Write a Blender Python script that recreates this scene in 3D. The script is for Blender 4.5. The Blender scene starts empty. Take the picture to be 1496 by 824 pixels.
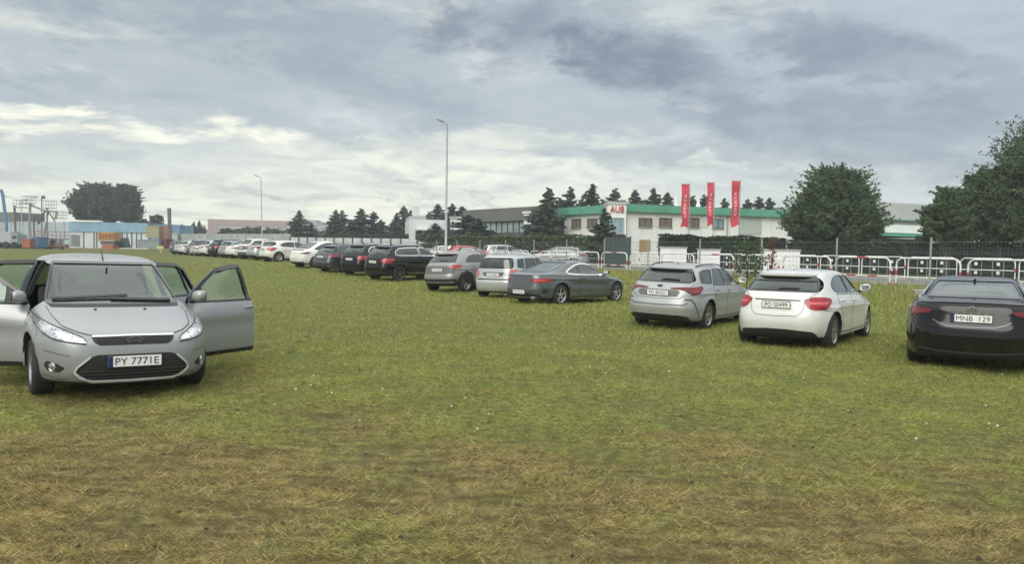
import bpy, bmesh, math, random
import numpy as np
from mathutils import Vector, Matrix

# ------------------------------------------------------------------ camera, world, sun, exposure
SC = bpy.context.scene
COL = SC.collection
F_PX, PITCH, ROLL, CAM_H = 1148.0, 0.0393, 0.020, 1.67
_u0 = Vector((0, math.sin(PITCH), math.cos(PITCH)))
_r0 = Vector((1, 0, 0))
FWD = Vector((0, math.cos(PITCH), -math.sin(PITCH)))
RGT = _r0 * math.cos(ROLL) + _u0 * math.sin(ROLL)
UPV = _u0 * math.cos(ROLL) - _r0 * math.sin(ROLL)
cam_d = bpy.data.cameras.new('camera')
cam_d.sensor_width = 36.0
cam_d.lens = 36.0 * F_PX / 1496.0
cam_d.clip_start = 0.05
cam_d.clip_end = 6000.0
cam = bpy.data.objects.new('camera', cam_d)
COL.objects.link(cam)
cam.matrix_world = Matrix(((RGT.x, UPV.x, -FWD.x, 0), (RGT.y, UPV.y, -FWD.y, 0), (RGT.z, UPV.z, -FWD.z, CAM_H), (0, 0, 0, 1)))
SC.camera = cam

SC.view_settings.view_transform = 'Standard'
SC.view_settings.look = 'None'
SC.view_settings.exposure = 0.65
SC.view_settings.gamma = 1.0
SC.view_settings.use_curve_mapping = False
SC.render.engine = 'CYCLES'
SC.cycles.max_bounces = 8
SC.cycles.transparent_max_bounces = 16
SC.cycles.sample_clamp_indirect = 6.0

SUN_EL, SUN_AZ = math.radians(38), math.radians(-158)      # azimuth from +Y towards +X
world = bpy.data.worlds.new('World')
SC.world = world
world.use_nodes = True


class NT:
    """small helper to write node trees"""
    def __init__(self, tree):
        self.t = tree
        self.n = tree.nodes
        self.l = tree.links

    def put(self, sock, v):
        if isinstance(v, bpy.types.NodeSocket):
            self.l.new(v, sock)
        elif v is not None:
            try:
                sock.default_value = v
            except Exception:
                sock.default_value = (v[0], v[1], v[2], 1.0)

    def math(self, op, a, b=None, c=None, clamp=False):
        n = self.n.new('ShaderNodeMath')
        n.operation = op
        n.use_clamp = clamp
        self.put(n.inputs[0], a)
        if b is not None: self.put(n.inputs[1], b)
        if c is not None: self.put(n.inputs[2], c)
        return n.outputs[0]

    def mix(self, f, a, b):
        n = self.n.new('ShaderNodeMix')
        n.data_type = 'RGBA'
        n.clamp_factor = True
        self.put(n.inputs[0], f)
        self.put(n.inputs[6], a if not isinstance(a, tuple) else (*a[:3], 1))
        self.put(n.inputs[7], b if not isinstance(b, tuple) else (*b[:3], 1))
        return n.outputs[2]

    def step(self, v, lo, hi, a=0.0, b=1.0):
        n = self.n.new('ShaderNodeMapRange')
        n.interpolation_type = 'SMOOTHSTEP'
        self.put(n.inputs[0], v)
        n.inputs[1].default_value = lo
        n.inputs[2].default_value = hi
        n.inputs[3].default_value = a
        n.inputs[4].default_value = b
        return n.outputs[0]

    def noise(self, vec, scale, detail=4, rough=0.55, dist=0.0, dim='3D'):
        n = self.n.new('ShaderNodeTexNoise')
        n.noise_dimensions = dim
        if vec is not None: self.l.new(vec, n.inputs['Vector'])
        n.inputs['Scale'].default_value = scale
        n.inputs['Detail'].default_value = detail
        n.inputs['Roughness'].default_value = rough
        n.inputs['Distortion'].default_value = dist
        return n.outputs[0]

    def xyz(self, v):
        n = self.n.new('ShaderNodeSeparateXYZ')
        self.l.new(v, n.inputs[0])
        return n.outputs

    def comb(self, x, y, z):
        n = self.n.new('ShaderNodeCombineXYZ')
        self.put(n.inputs[0], x); self.put(n.inputs[1], y); self.put(n.inputs[2], z)
        return n.outputs[0]

    def bump(self, h, strength, dist=0.02):
        n = self.n.new('ShaderNodeBump')
        n.inputs['Strength'].default_value = strength
        n.inputs['Distance'].default_value = dist
        self.l.new(h, n.inputs['Height'])
        return n.outputs[0]


def build_world():
    w = NT(world.node_tree)
    w.n.clear()
    out = w.n.new('ShaderNodeOutputWorld')
    bg = w.n.new('ShaderNodeBackground')
    w.l.new(bg.outputs[0], out.inputs[0])
    bg.inputs['Strength'].default_value = 0.1
    sky = w.n.new('ShaderNodeTexSky')
    sky.sky_type = 'NISHITA'
    sky.sun_disc = False
    sky.sun_elevation = SUN_EL
    sky.sun_rotation = SUN_AZ
    tc = w.n.new('ShaderNodeTexCoord')
    d = tc.outputs['Generated']
    x, y, z = w.xyz(d)
    az = w.math('ARCTAN2', x, y)
    el = w.math('ARCSINE', z)
    # cloud deck seen in perspective: the higher, the larger the cells
    zz = w.math('ADD', w.math('MAXIMUM', z, 0.0), 0.10)
    pv = w.comb(w.math('DIVIDE', x, zz), w.math('DIVIDE', y, zz), 0.0)
    n1 = w.noise(pv, 0.55, 7, 0.60, 0.5)
    n2 = w.noise(pv, 1.9, 6, 0.62, 0.3)
    flat = w.comb(w.math('MULTIPLY', az, 5.0), w.math('MULTIPLY', el, 22.0), 2.0)
    n3 = w.noise(flat, 1.0, 6, 0.62, 0.6)
    wq = w.comb(w.math('MULTIPLY', az, 8.0), w.math('MULTIPLY', el, 18.0), 7.0)
    wn = w.noise(wq, 1.0, 6, 0.65, 0.3)
    wq2 = w.comb(w.math('MULTIPLY', az, 8.0), w.math('MULTIPLY', el, 18.0), 19.0)
    wn2 = w.noise(wq2, 1.3, 6, 0.65, 0.3)
    azw = w.math('ADD', az, w.math('MULTIPLY', w.math('SUBTRACT', wn, 0.5), 0.30))
    elw = w.math('ADD', el, w.math('MULTIPLY', w.math('SUBTRACT', wn2, 0.5), 0.13))

    def blob(px, py, rx, ry, amp, tilt=0.0):
        a = (px - 748) / F_PX
        e = (367 + 0.02 * (px - 748) - py) / F_PX
        dx = w.math('SUBTRACT', azw, a)
        dy = w.math('SUBTRACT', elw, e)
        if tilt:
            dy = w.math('ADD', dy, w.math('MULTIPLY', dx, tilt))
        qx = w.math('DIVIDE', dx, rx / F_PX)
        qy = w.math('DIVIDE', dy, ry / F_PX)
        r = w.math('SQRT', w.math('ADD', w.math('MULTIPLY', qx, qx), w.math('MULTIPLY', qy, qy)))
        return w.step(r, 1.25, 0.35, 0.0, amp)
    dark = None
    for b in ((710, 50, 170, 70, .85), (920, 108, 175, 60, 1.0, .25), (1080, 180, 240, 60, .65, .2), (1240, 120, 230, 55, .75, .35),
              (1320, 225, 280, 60, .60), (300, 40, 380, 70, .55, .1), (480, 110, 260, 55, .50, .25), (565, 285, 48, 9, .55, .1), (390, 284, 90, 10, .38),
              (25, 214, 40, 9, .4), (250, 275, 60, 9, .3), (180, 100, 40, 12, .25), (150, 150, 160, 14, .25), (705, 289, 26, 5, .35),
              (1000, 235, 260, 20, .25), (185, 218, 30, 6, .25), (60, 265, 90, 10, .25), (860, 40, 80, 22, .45)):
        v = blob(*b)
        dark = v if dark is None else w.math('MAXIMUM', dark, v)
    bright = None
    for b in ((180, 205, 420, 26, .95), (640, 250, 330, 40, .75, .03), (420, 290, 600, 45, .55), (760, 210, 170, 25, .5), (60, 90, 190, 30, .35),
              (620, 30, 40, 40, .45), (950, 265, 300, 18, .35), (1000, 30, 200, 20, .25)):
        v = blob(*b)
        bright = v if bright is None else w.math('MAXIMUM', bright, v)
    # overall tone: cream near the horizon, slate blue-grey higher, a little bluer to the right
    base = w.mix(w.step(el, 0.0, 0.17), (0.66, 0.68, 0.58), (0.365, 0.41, 0.435))
    base = w.mix(w.step(az, 0.0, 0.65, 0.0, 0.55), base, (0.345, 0.395, 0.465))
    base = w.mix(w.step(el, 0.30, 0.75), base, (1.22, 1.25, 1.24))
    base = w.mix(w.math('MULTIPLY', bright, w.step(n3, 0.34, 0.62)), base, (0.98, 0.96, 0.76))
    c = w.mix(w.step(n1, 0.42, 0.68, 0.0, 0.35), base, (0.60, 0.65, 0.66))
    c = w.mix(w.step(n2, 0.48, 0.66, 0.0, 0.42), c, (0.28, 0.325, 0.375))
    c = w.mix(w.step(n2, 0.46, 0.30, 0.0, 0.35), c, (0.70, 0.73, 0.70))
    c = w.mix(w.step(n3, 0.52, 0.66, 0.0, 0.42), c, (0.33, 0.38, 0.42))
    c = w.mix(w.math('MULTIPLY', dark, w.step(wn, 0.34, 0.60, 0.40, 1.0)), c, (0.155, 0.19, 0.24))
    c = w.mix(w.step(el, -0.02, -0.002, 1.0, 0.0), c, (0.30, 0.32, 0.30))
    sc = w.n.new('ShaderNodeVectorMath')
    sc.operation = 'SCALE'
    w.l.new(c, sc.inputs[0])
    sc.inputs['Scale'].default_value = 8.9
    w.l.new(w.mix(0.94, sky.outputs[0], sc.outputs[0]), bg.inputs['Color'])


build_world()
sun_d = bpy.data.lights.new('sun', 'SUN')
sun_d.energy = 1.5
sun_d.angle = math.radians(50)
sun_d.color = (1.0, 0.95, 0.86)
sun = bpy.data.objects.new('sun', sun_d)
COL.objects.link(sun)
_sd = Vector((math.sin(SUN_AZ) * math.cos(SUN_EL), math.cos(SUN_AZ) * math.cos(SUN_EL), math.sin(SUN_EL)))
sun.rotation_euler = _sd.to_track_quat('Z', 'Y').to_euler()


# ------------------------------------------------------------------ geometry helpers
def at(px, py, d):
    """world point seen at photo pixel (px, py) at depth d"""
    v = FWD + RGT * ((px - 748) / F_PX) - UPV * ((py - 412) / F_PX)
    return Vector((0, 0, CAM_H)) + v * d


def smooth(t):
    t = np.clip(t, 0, 1)
    return t * t * (3 - 2 * t)


def Hg(x, y):
    """height of the ground"""
    x = np.asarray(x, float); y = np.asarray(y, float)
    q = .87 * x + .493 * y
    a = smooth((q - 17) / 9.5)
    b = smooth((y - 28) / 30.0)
    h = .62 * (1 - (1 - a) * (1 - b))
    w = 1 - smooth((q - 24) / 3)
    h = h + w * (.022 * np.sin(x * 1.3 + .6 * np.sin(y * .9)) * np.sin(y * 1.1 + 1.0) + .012 * np.sin(x * 3.1 + y * 2.3) + .010 * np.sin(y * 4.3 - x * 1.7))
    return h


def hg(x, y):
    return float(Hg(x, y))


def QR(q, r):
    return .87 * q - .493 * r, .493 * q + .87 * r


class MB:
    def __init__(self):
        self.v = []; self.f = []; self.m = []

    def add(self, vs, fs, m=0):
        o = len(self.v)
        self.v += [tuple(p) for p in vs]
        self.f += [tuple(i + o for i in f) for f in fs]
        self.m += [m] * len(fs)

    def box(self, x0, x1, y0, y1, z0, z1, m=0, bev=0.0, M=None):
        if bev <= 0:
            vs = [(x, y, z) for z in (z0, z1) for y in (y0, y1) for x in (x0, x1)]
            fs = [(0, 2, 3, 1), (4, 5, 7, 6), (0, 1, 5, 4), (2, 6, 7, 3), (0, 4, 6, 2), (1, 3, 7, 5)]
        else:
            bm = bmesh.new()
            bmesh.ops.create_cube(bm, size=1.0)
            for v in bm.verts:
                v.co = Vector((x0 + (v.co.x + .5) * (x1 - x0), y0 + (v.co.y + .5) * (y1 - y0), z0 + (v.co.z + .5) * (z1 - z0)))
            bmesh.ops.bevel(bm, geom=list(bm.edges), offset=bev, segments=2, affect='EDGES', profile=.5)
            vs = [tuple(v.co) for v in bm.verts]
            fs = [tuple(v.index for v in f.verts) for f in bm.faces]
            bm.free()
        if M is not None:
            vs = [tuple(M @ Vector(p)) for p in vs]
        self.add(vs, fs, m)

    def tube(self, pts, r, n=8, m=0, caps=True, closed=False):
        pts = [Vector(p) for p in pts]
        rr = r if isinstance(r, (list, tuple)) else [r] * len(pts)
        rings = []
        prev = None
        L = len(pts)
        for i, p in enumerate(pts):
            if closed:
                d = pts[(i + 1) % L] - pts[i - 1]
            else:
                d = (pts[min(i + 1, L - 1)] - pts[max(i - 1, 0)])
            d.normalize()
            if prev is None:
                a = Vector((0, 0, 1)) if abs(d.z) < .9 else Vector((1, 0, 0))
                u = d.cross(a).normalized()
            else:
                u = (prev - d * prev.dot(d))
                if u.length < 1e-6:
                    u = d.cross(Vector((0, 0, 1)))
                u.normalize()
            prev = u
            w = d.cross(u)
            rings.append([p + (u * math.cos(2 * math.pi * k / n) + w * math.sin(2 * math.pi * k / n)) * rr[i] for k in range(n)])
        vs = [v for ring in rings for v in ring]
        fs = []
        for i in range(L if closed else L - 1):
            j = (i + 1) % L
            for k in range(n):
                fs.append((i * n + k, i * n + (k + 1) % n, j * n + (k + 1) % n, j * n + k))
        if caps and not closed:
            fs.append(tuple(range(n - 1, -1, -1)))
            fs.append(tuple((L - 1) * n + k for k in range(n)))
        self.add(vs, fs, m)

    def lathe(self, prof, n=32, axis='y', m=0):
        """prof: (radius, along-axis)"""
        vs = []; fs = []
        for (r, a) in prof:
            for k in range(n):
                t = 2 * math.pi * k / n
                c, s = r * math.cos(t), r * math.sin(t)
                vs.append((c, a, s) if axis == 'y' else (c, s, a))
        for i in range(len(prof) - 1):
            for k in range(n):
                f = (i * n + k, i * n + (k + 1) % n, (i + 1) * n + (k + 1) % n, (i + 1) * n + k)
                fs.append(f)
        self.add(vs, fs, m)

    def mesh(self, name, mats, smooth_angle=None):
        me = bpy.data.meshes.new(name)
        me.from_pydata(self.v, [], self.f)
        for mt in (mats if isinstance(mats, (list, tuple)) else [mats]):
            me.materials.append(mt)
        if len(set(self.m)) > 1:
            me.polygons.foreach_set('material_index', self.m)
        if smooth_angle is not None:
            me.polygons.foreach_set('use_smooth', [True] * len(me.polygons))
            me.set_sharp_from_angle(angle=math.radians(smooth_angle))
        me.update()
        return me


def link(name, me, parent=None, loc=(0, 0, 0), rz=0.0):
    o = bpy.data.objects.new(name, me)
    COL.objects.link(o)
    o.location = loc
    o.rotation_euler = (0, 0, rz)
    if parent is not None:
        o.parent = parent
    return o


def obj(name, mb, mats, parent=None, loc=(0, 0, 0), rz=0.0, sm=None):
    return link(name, mb.mesh(name, mats, sm), parent, loc, rz)


def tag(o, label=None, cat=None, group=None, kind=None):
    if label: o['label'] = label
    if cat: o['category'] = cat
    if group: o['group'] = group
    if kind: o['kind'] = kind
    return o


def thing(name, label, cat, loc=(0, 0, 0), rz=0.0, group=None):
    return tag(link(name, None, None, loc, rz), label, cat, group)


def copy_tree(o, parent=None, kids=None):
    c = o.copy()
    COL.objects.link(c)
    c.parent = parent
    if parent is not None:
        c.matrix_parent_inverse = o.matrix_parent_inverse
    for ch in KIDS(o):
        copy_tree(ch, c)
    return c


def KIDS(o):
    return list(o.children)


def text_mesh(s, size, depth=0.0, width=None):
    cu = bpy.data.curves.new('lettering', 'FONT')
    cu.body = s
    cu.size = size
    cu.extrude = depth
    cu.align_x = 'CENTER'
    cu.align_y = 'CENTER'
    o = bpy.data.objects.new('lettering', cu)
    COL.objects.link(o)
    bpy.context.view_layer.update()
    me = bpy.data.meshes.new_from_object(o.evaluated_get(bpy.context.evaluated_depsgraph_get()))
    bpy.data.objects.remove(o)
    xs = [v.co.x for v in me.vertices]
    ys = [v.co.y for v in me.vertices]
    if xs:
        cx, cy = (max(xs) + min(xs)) / 2, (max(ys) + min(ys)) / 2
        k = (width / (max(xs) - min(xs))) if width else 1.0
        for v in me.vertices:
            v.co = ((v.co.x - cx) * k, v.co.y - cy, v.co.z)
    return me


# ------------------------------------------------------------------ materials
MATS = {}


def mat(name, color, rough=0.6, metal=0.0, coat=0.0, var=0.0, vscale=6.0, bump=0.0, bscale=60.0, spec=0.5, alpha=None):
    if name in MATS:
        return MATS[name]
    m = bpy.data.materials.new(name)
    m.use_nodes = True
    t = NT(m.node_tree)
    b = m.node_tree.nodes['Principled BSDF']
    b.inputs['Roughness'].default_value = rough
    b.inputs['Metallic'].default_value = metal
    b.inputs['Coat Weight'].default_value = coat
    b.inputs['Coat Roughness'].default_value = 0.06
    b.inputs['Specular IOR Level'].default_value = spec
    tc = t.n.new('ShaderNodeTexCoord')
    if var > 0:
        n = t.noise(tc.outputs['Object'], vscale, 6, .6)
        lo = tuple(c * (1 - var) for c in color)
        hi = tuple(min(1, c * (1 + var)) for c in color)
        t.l.new(t.mix(t.step(n, .3, .7), lo, hi), b.inputs['Base Color'])
        t.l.new(t.step(n, .3, .7, rough * .9, min(1, rough * 1.15)), b.inputs['Roughness'])
    else:
        b.inputs['Base Color'].default_value = (*color, 1)
    if bump > 0:
        n = t.noise(tc.outputs['Object'], bscale, 4, .6)
        t.l.new(t.bump(n, bump, .01), b.inputs['Normal'])
    MATS[name] = m
    return m


def paint(name, color, metal=0.0, rough=0.35, coat=0.8, dirt=.38, spec=.5):
    """car paint with dust low on the sills and bumpers"""
    if name in MATS:
        return MATS[name]
    m = bpy.data.materials.new(name)
    m.use_nodes = True
    t = NT(m.node_tree)
    b = m.node_tree.nodes['Principled BSDF']
    tc = t.n.new('ShaderNodeTexCoord')
    z = t.xyz(tc.outputs['Object'])[2]
    n = t.noise(tc.outputs['Object'], 5.0, 6, .65)
    n2 = t.noise(tc.outputs['Object'], 40.0, 3, .6)
    low = t.math('MULTIPLY', t.step(z, .62, .22, 0, 1), t.step(n, .35, .7, .25, 1.0))
    dust = t.math('ADD', t.math('MULTIPLY', low, dirt), t.step(n2, .45, .8, 0, .05), clamp=True)
    t.l.new(t.mix(dust, color, (.20, .17, .12)), b.inputs['Base Color'])
    b.inputs['Metallic'].default_value = metal
    b.inputs['Specular IOR Level'].default_value = spec
    t.l.new(t.math('ADD', t.math('MULTIPLY', dust, .5), rough, clamp=True), b.inputs['Roughness'])
    t.l.new(t.math('SUBTRACT', coat, t.math('MULTIPLY', dust, 1.0), clamp=True), b.inputs['Coat Weight'])
    b.inputs['Coat Roughness'].default_value = .08
    MATS[name] = m
    return m


def glass(name, tint, trans, rough=0.02, refl=.09):
    """thin pane: sharp reflection over a tinted see-through pane"""
    if name in MATS:
        return MATS[name]
    m = bpy.data.materials.new(name)
    m.use_nodes = True
    t = NT(m.node_tree)
    t.n.clear()
    out = t.n.new('ShaderNodeOutputMaterial')
    tr = t.n.new('ShaderNodeBsdfTransparent')
    tr.inputs[0].default_value = (*tint, 1)
    df = t.n.new('ShaderNodeBsdfDiffuse')
    df.inputs[0].default_value = (.03, .045, .04, 1)
    gl = t.n.new('ShaderNodeBsdfGlossy')
    gl.inputs['Roughness'].default_value = rough
    gl.inputs['Color'].default_value = (.95, 1, .98, 1)
    m1 = t.n.new('ShaderNodeMixShader')
    m1.inputs[0].default_value = trans
    t.l.new(df.outputs[0], m1.inputs[1]); t.l.new(tr.outputs[0], m1.inputs[2])
    geo = t.n.new('ShaderNodeNewGeometry')
    dt = t.n.new('ShaderNodeVectorMath')
    dt.operation = 'DOT_PRODUCT'
    t.l.new(geo.outputs['Normal'], dt.inputs[0]); t.l.new(geo.outputs['Incoming'], dt.inputs[1])
    c = t.math('SUBTRACT', 1.0, t.math('ABSOLUTE', dt.outputs['Value']), clamp=True)
    fr = t.math('ADD', t.math('MULTIPLY', t.math('POWER', c, 4.0), .85), refl, clamp=True)
    m2 = t.n.new('ShaderNodeMixShader')
    t.l.new(fr, m2.inputs[0])
    t.l.new(m1.outputs[0], m2.inputs[1]); t.l.new(gl.outputs[0], m2.inputs[2])
    t.l.new(m2.outputs[0], out.inputs[0])
    MATS[name] = m
    return m


BLACK = mat('black_plastic', (.018, .018, .019), .55)
GLOSSBLACK = mat('gloss_black', (.01, .01, .011), .15, coat=.5)
RUBBER = mat('tyre_rubber', (.022, .022, .022), .85, var=.3, vscale=20)
CHROME = mat('chrome', (.72, .73, .74), .12, metal=1.0)
ALLOY = mat('alloy', (.50, .51, .52), .30, metal=.9)
ALLOYDARK = mat('alloy_dark', (.10, .10, .105), .35, metal=.7)
DARKGLASS = glass('tinted_glass', (.10, .12, .12), .35)
CLEARGLASS = glass('clear_glass', (.62, .74, .70), .92)
SCREENGLASS = glass('screen_glass', (.48, .62, .58), .80, refl=.10)
MIDGLASS = glass('privacy_glass', (.30, .36, .36), .75)
REDLAMP = mat('red_lamp', (.30, .014, .018), .2, coat=.35, var=.35, vscale=14)
DARKRED = mat('dark_red_lamp', (.13, .008, .010), .2, coat=.2, var=.4, vscale=14)
CLEARLAMP = mat('clear_lamp', (.42, .44, .45), .14, metal=.6, coat=1.0, var=.7, vscale=26)
AMBER = mat('amber_lamp', (.55, .20, .03), .25)
PLATEW = mat('plate_white', (.74, .75, .74), .35, var=.06, vscale=25)
PLATEB = mat('plate_blue', (.012, .026, .11), .35)
INK = mat('plate_ink', (.02, .02, .02), .5)
TRIM = mat('interior_trim', (.035, .035, .037), .8)
FABRIC = mat('seat_fabric', (.055, .055, .06), .9, var=.2, vscale=40)
HEADLINER = mat('headliner', (.35, .34, .32), .9)
DARKMETAL = mat('dark_metal', (.10, .105, .11), .45, metal=.6)
GALV = mat('galvanised_steel', (.36, .38, .38), .55, metal=.35, var=.18, vscale=9)


# ------------------------------------------------------------------ car bodies: stacked plan outlines
def pchip(xs, ys, x):
    xs = np.asarray(xs, float); ys = np.asarray(ys, float)
    h = np.diff(xs); d = np.diff(ys) / h
    m = np.zeros_like(ys)
    for i in range(1, len(ys) - 1):
        if d[i - 1] * d[i] > 0:
            w1 = 2 * h[i] + h[i - 1]; w2 = h[i] + 2 * h[i - 1]
            m[i] = (w1 + w2) / (w1 / d[i - 1] + w2 / d[i])
    m[0] = d[0]; m[-1] = d[-1]
    k = np.clip(np.searchsorted(xs, x, side='right') - 1, 0, len(xs) - 2)
    t = (x - xs[k]) / h[k]
    return (2 * t**3 - 3 * t**2 + 1) * ys[k] + (t**3 - 2 * t**2 + t) * h[k] * m[k] + (-2 * t**3 + 3 * t**2) * ys[k + 1] + (t**3 - t**2) * h[k] * m[k + 1]


class Shape:
    """body surface; row = (z, x_rear, x_front, half_width)"""
    def __init__(s, rows, wb, R, belt, nfb=4.6, nrb=5.2, crease=.78, arch=None, flare=.018, tuck=.016):
        s.wb, s.R, s.belt, s.crease, s.flare, s.tuck = wb, R, belt, crease, flare, tuck
        s.arch = arch or R + .045
        rows = np.array(rows, float)
        i = np.arange(len(rows))
        t = np.linspace(0, len(rows) - 1, (len(rows) - 1) * 24 + 1)
        s.z = np.maximum.accumulate(pchip(i, rows[:, 0], t)) + np.arange(len(t)) * 1e-7
        s.ar = -pchip(i, rows[:, 1], t)
        s.af = pchip(i, rows[:, 2], t)
        # far end of the roof cap may lie behind the origin: keep a moving centre
        s.xc = np.where(s.af < .25, np.minimum(0, s.af - .25), 0.0)
        k = smooth((s.z - belt) / .12)
        top = smooth((s.z - (s.z[-1] - .10)) / .10)
        s.nf = (nfb * (1 - k) + 5.2 * k) * (1 - top) + 3.2 * top
        s.nr = (nrb * (1 - k) + 5.6 * k) * (1 - top) + 3.6 * top
        s.w = pchip(i, rows[:, 3], t)
        s.cache = {}
        s.clampu = .9999

    def q(s, z):
        f = lambda a: np.interp(z, s.z, a)
        return f(s.ar), f(s.af), f(s.w), f(s.nr), f(s.nf), f(s.xc)

    def mod(s, x, z):
        if z > s.belt - .02:
            fade = max(0.0, 1 - (z - s.belt + .02) / .06)
        else:
            fade = 1.0
        zc = s.crease - .03 * x / 2
        m = .014 * math.exp(-((z - zc) / .035) ** 2)
        if z < zc:
            m -= s.tuck * math.exp(-((z - zc + .16) / .09) ** 2) * float(smooth((1.0 - abs(x)) / .45 + .2))
        m += .014 * math.exp(-((z - .30) / .05) ** 2) * float(smooth((1.1 - abs(x)) / .3))
        for xc in (-s.wb / 2, s.wb / 2):
            r = math.hypot(x - xc, z - s.R)
            m += s.flare * math.exp(-((r - s.arch - .02) / .055) ** 2)
        return m * fade

    def side(s, x, z):
        ar, af, w, nr, nf, xc = s.q(z)
        if x < xc:
            u, n = (xc - x) / (ar + xc), nr
        else:
            u, n = (x - xc) / (af - xc), nf
        u = min(abs(u), s.clampu)
        return (w + s.mod(x, z)) * (1 - u ** n) ** (1 / n)

    def quad(s, z, end):
        key = (round(float(z), 3), end)
        if key in s.cache:
            return s.cache[key]
        ar, af, w, nr, nf, xc = s.q(z)
        a, n = ((ar + xc), nr) if end == 'rear' else ((af - xc), nf)
        ph = np.linspace(0, math.pi / 2, 400)
        c, d = np.cos(ph), np.sin(ph)
        r = 1 / (c ** n + d ** n) ** (1 / n)
        X = a * r * c; Y = w * r * d
        S = np.concatenate(([0], np.cumsum(np.hypot(np.diff(X), np.diff(Y)))))
        X = (xc - X) if end == 'rear' else (xc + X)
        s.cache[key] = (S, X, Y)
        return s.cache[key]

    def wrap(s, u, z, end):
        S, X, Y = s.quad(z, end)
        au = min(abs(u), S[-1])
        x = float(np.interp(au, S, X)); y = float(np.interp(au, S, Y))
        w = float(np.interp(z, s.z, s.w))
        k = float(smooth((y / w - .6) / .35))
        y *= (1 + s.mod(x, z) / w * k)
        return x, math.copysign(y, u)

    def pt(s, view, u, z, sd=1):
        if view == 'side':
            return Vector((u, sd * s.side(u, z), z))
        x, y = s.wrap(u, z, view)
        return Vector((x, y, z))

    def ptn(s, view, u, z, sd=1, off=0.0):
        p = s.pt(view, u, z, sd)
        e = .004
        a = s.pt(view, u + e, z, sd) - s.pt(view, u - e, z, sd)
        b = s.pt(view, u, z + e, sd) - s.pt(view, u, z - e, sd)
        n = a.cross(b)
        if n.length < 1e-12:
            n = Vector((0, 0, 1))
        n.normalize()
        ref = Vector((0, sd, 0.15)) if view == 'side' else (Vector((-1, p.y * .8, .3)) if view == 'rear' else Vector((1, p.y * .8, .3)))
        if n.dot(ref) < 0:
            n = -n
        return p + n * off, n

    def body(s, K=28, step=.036, inset=0.0, z0=None, z1=None, xr=None, xf=None, m=0):
        """closed mesh of the body, or of the cavity when inset > 0"""
        cum = np.concatenate(([0], np.cumsum(np.sqrt(np.diff(s.z) ** 2 + np.diff(s.ar) ** 2 + np.diff(s.af) ** 2 + np.diff(s.w) ** 2))))
        nr_ = int(cum[-1] / step)
        tz = np.interp(np.linspace(0, cum[-1], nr_), cum, s.z)
        tz = np.unique(np.round(np.concatenate((tz, np.linspace(s.z[0], s.belt, 22))), 4))
        if z0 is not None:
            tz = tz[(tz > z0 + .004) & (tz < z1 - .004)]
            tz = np.concatenate(([z0], tz, [z1]))
        vs = []; N = 4 * K
        for z in tz:
            ring = []
            for qd in range(4):
                end = 'front' if qd in (0, 3) else 'rear'
                S, X, Y = s.quad(z, end)
                ss = np.linspace(0, S[-1], K + 1)
                if qd in (0, 2): ss = ss[:-1]
                else: ss = ss[::-1][:-1]
                sg = 1 if qd in (0, 1) else -1
                w = float(np.interp(z, s.z, s.w))
                for u in ss:
                    x = float(np.interp(u, S, X)); y = float(np.interp(u, S, Y))
                    if inset == 0:
                        k = float(smooth((y / w - .6) / .35))
                        y *= (1 + s.mod(x, z) / w * k)
                    else:
                        y *= max(.1, (w - inset) / w)
                        ln = max(abs(X).max(), .3)
                        x *= (ln - inset * 1.3) / ln
                        if xr is not None: x = max(x, xr)
                        if xf is not None: x = min(x, xf)
                    ring.append((x, sg * y, float(z)))
            vs += ring
        fs = []
        for i in range(len(tz) - 1):
            for k in range(N):
                fs.append((i * N + k, i * N + (k + 1) % N, (i + 1) * N + (k + 1) % N, (i + 1) * N + k))
        # caps as fans
        o = len(vs)
        for i in (0, len(tz) - 1):
            ring = vs[i * N:(i + 1) * N]
            c = np.mean(ring, axis=0)
            vs.append(tuple(c))
        for k in range(N):
            fs.append(((k + 1) % N, k, o))
            fs.append(((len(tz) - 1) * N + k, (len(tz) - 1) * N + (k + 1) % N, o + 1))
        return vs, fs


def round_poly(poly, r, seg=4):
    out = []
    n = len(poly)
    for i in range(n):
        p0, p1, p2 = Vector(poly[i - 1]), Vector(poly[i]), Vector(poly[(i + 1) % n])
        a, b = (p0 - p1), (p2 - p1)
        k = min(r, a.length * .45, b.length * .45)
        A = p1 + a.normalized() * k; B = p1 + b.normalized() * k
        for j in range(seg + 1):
            t = j / seg
            out.append(tuple((1 - t) ** 2 * A + 2 * t * (1 - t) * p1 + t * t * B))
    return out


def mirror(poly):
    """half outline (u >= 0), bottom to top -> closed symmetric outline"""
    return [tuple(p) for p in poly] + [(-u, z) for (u, z) in reversed(poly)]


def flip(poly):
    return [(-u, z) for (u, z) in reversed(poly)]


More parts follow.
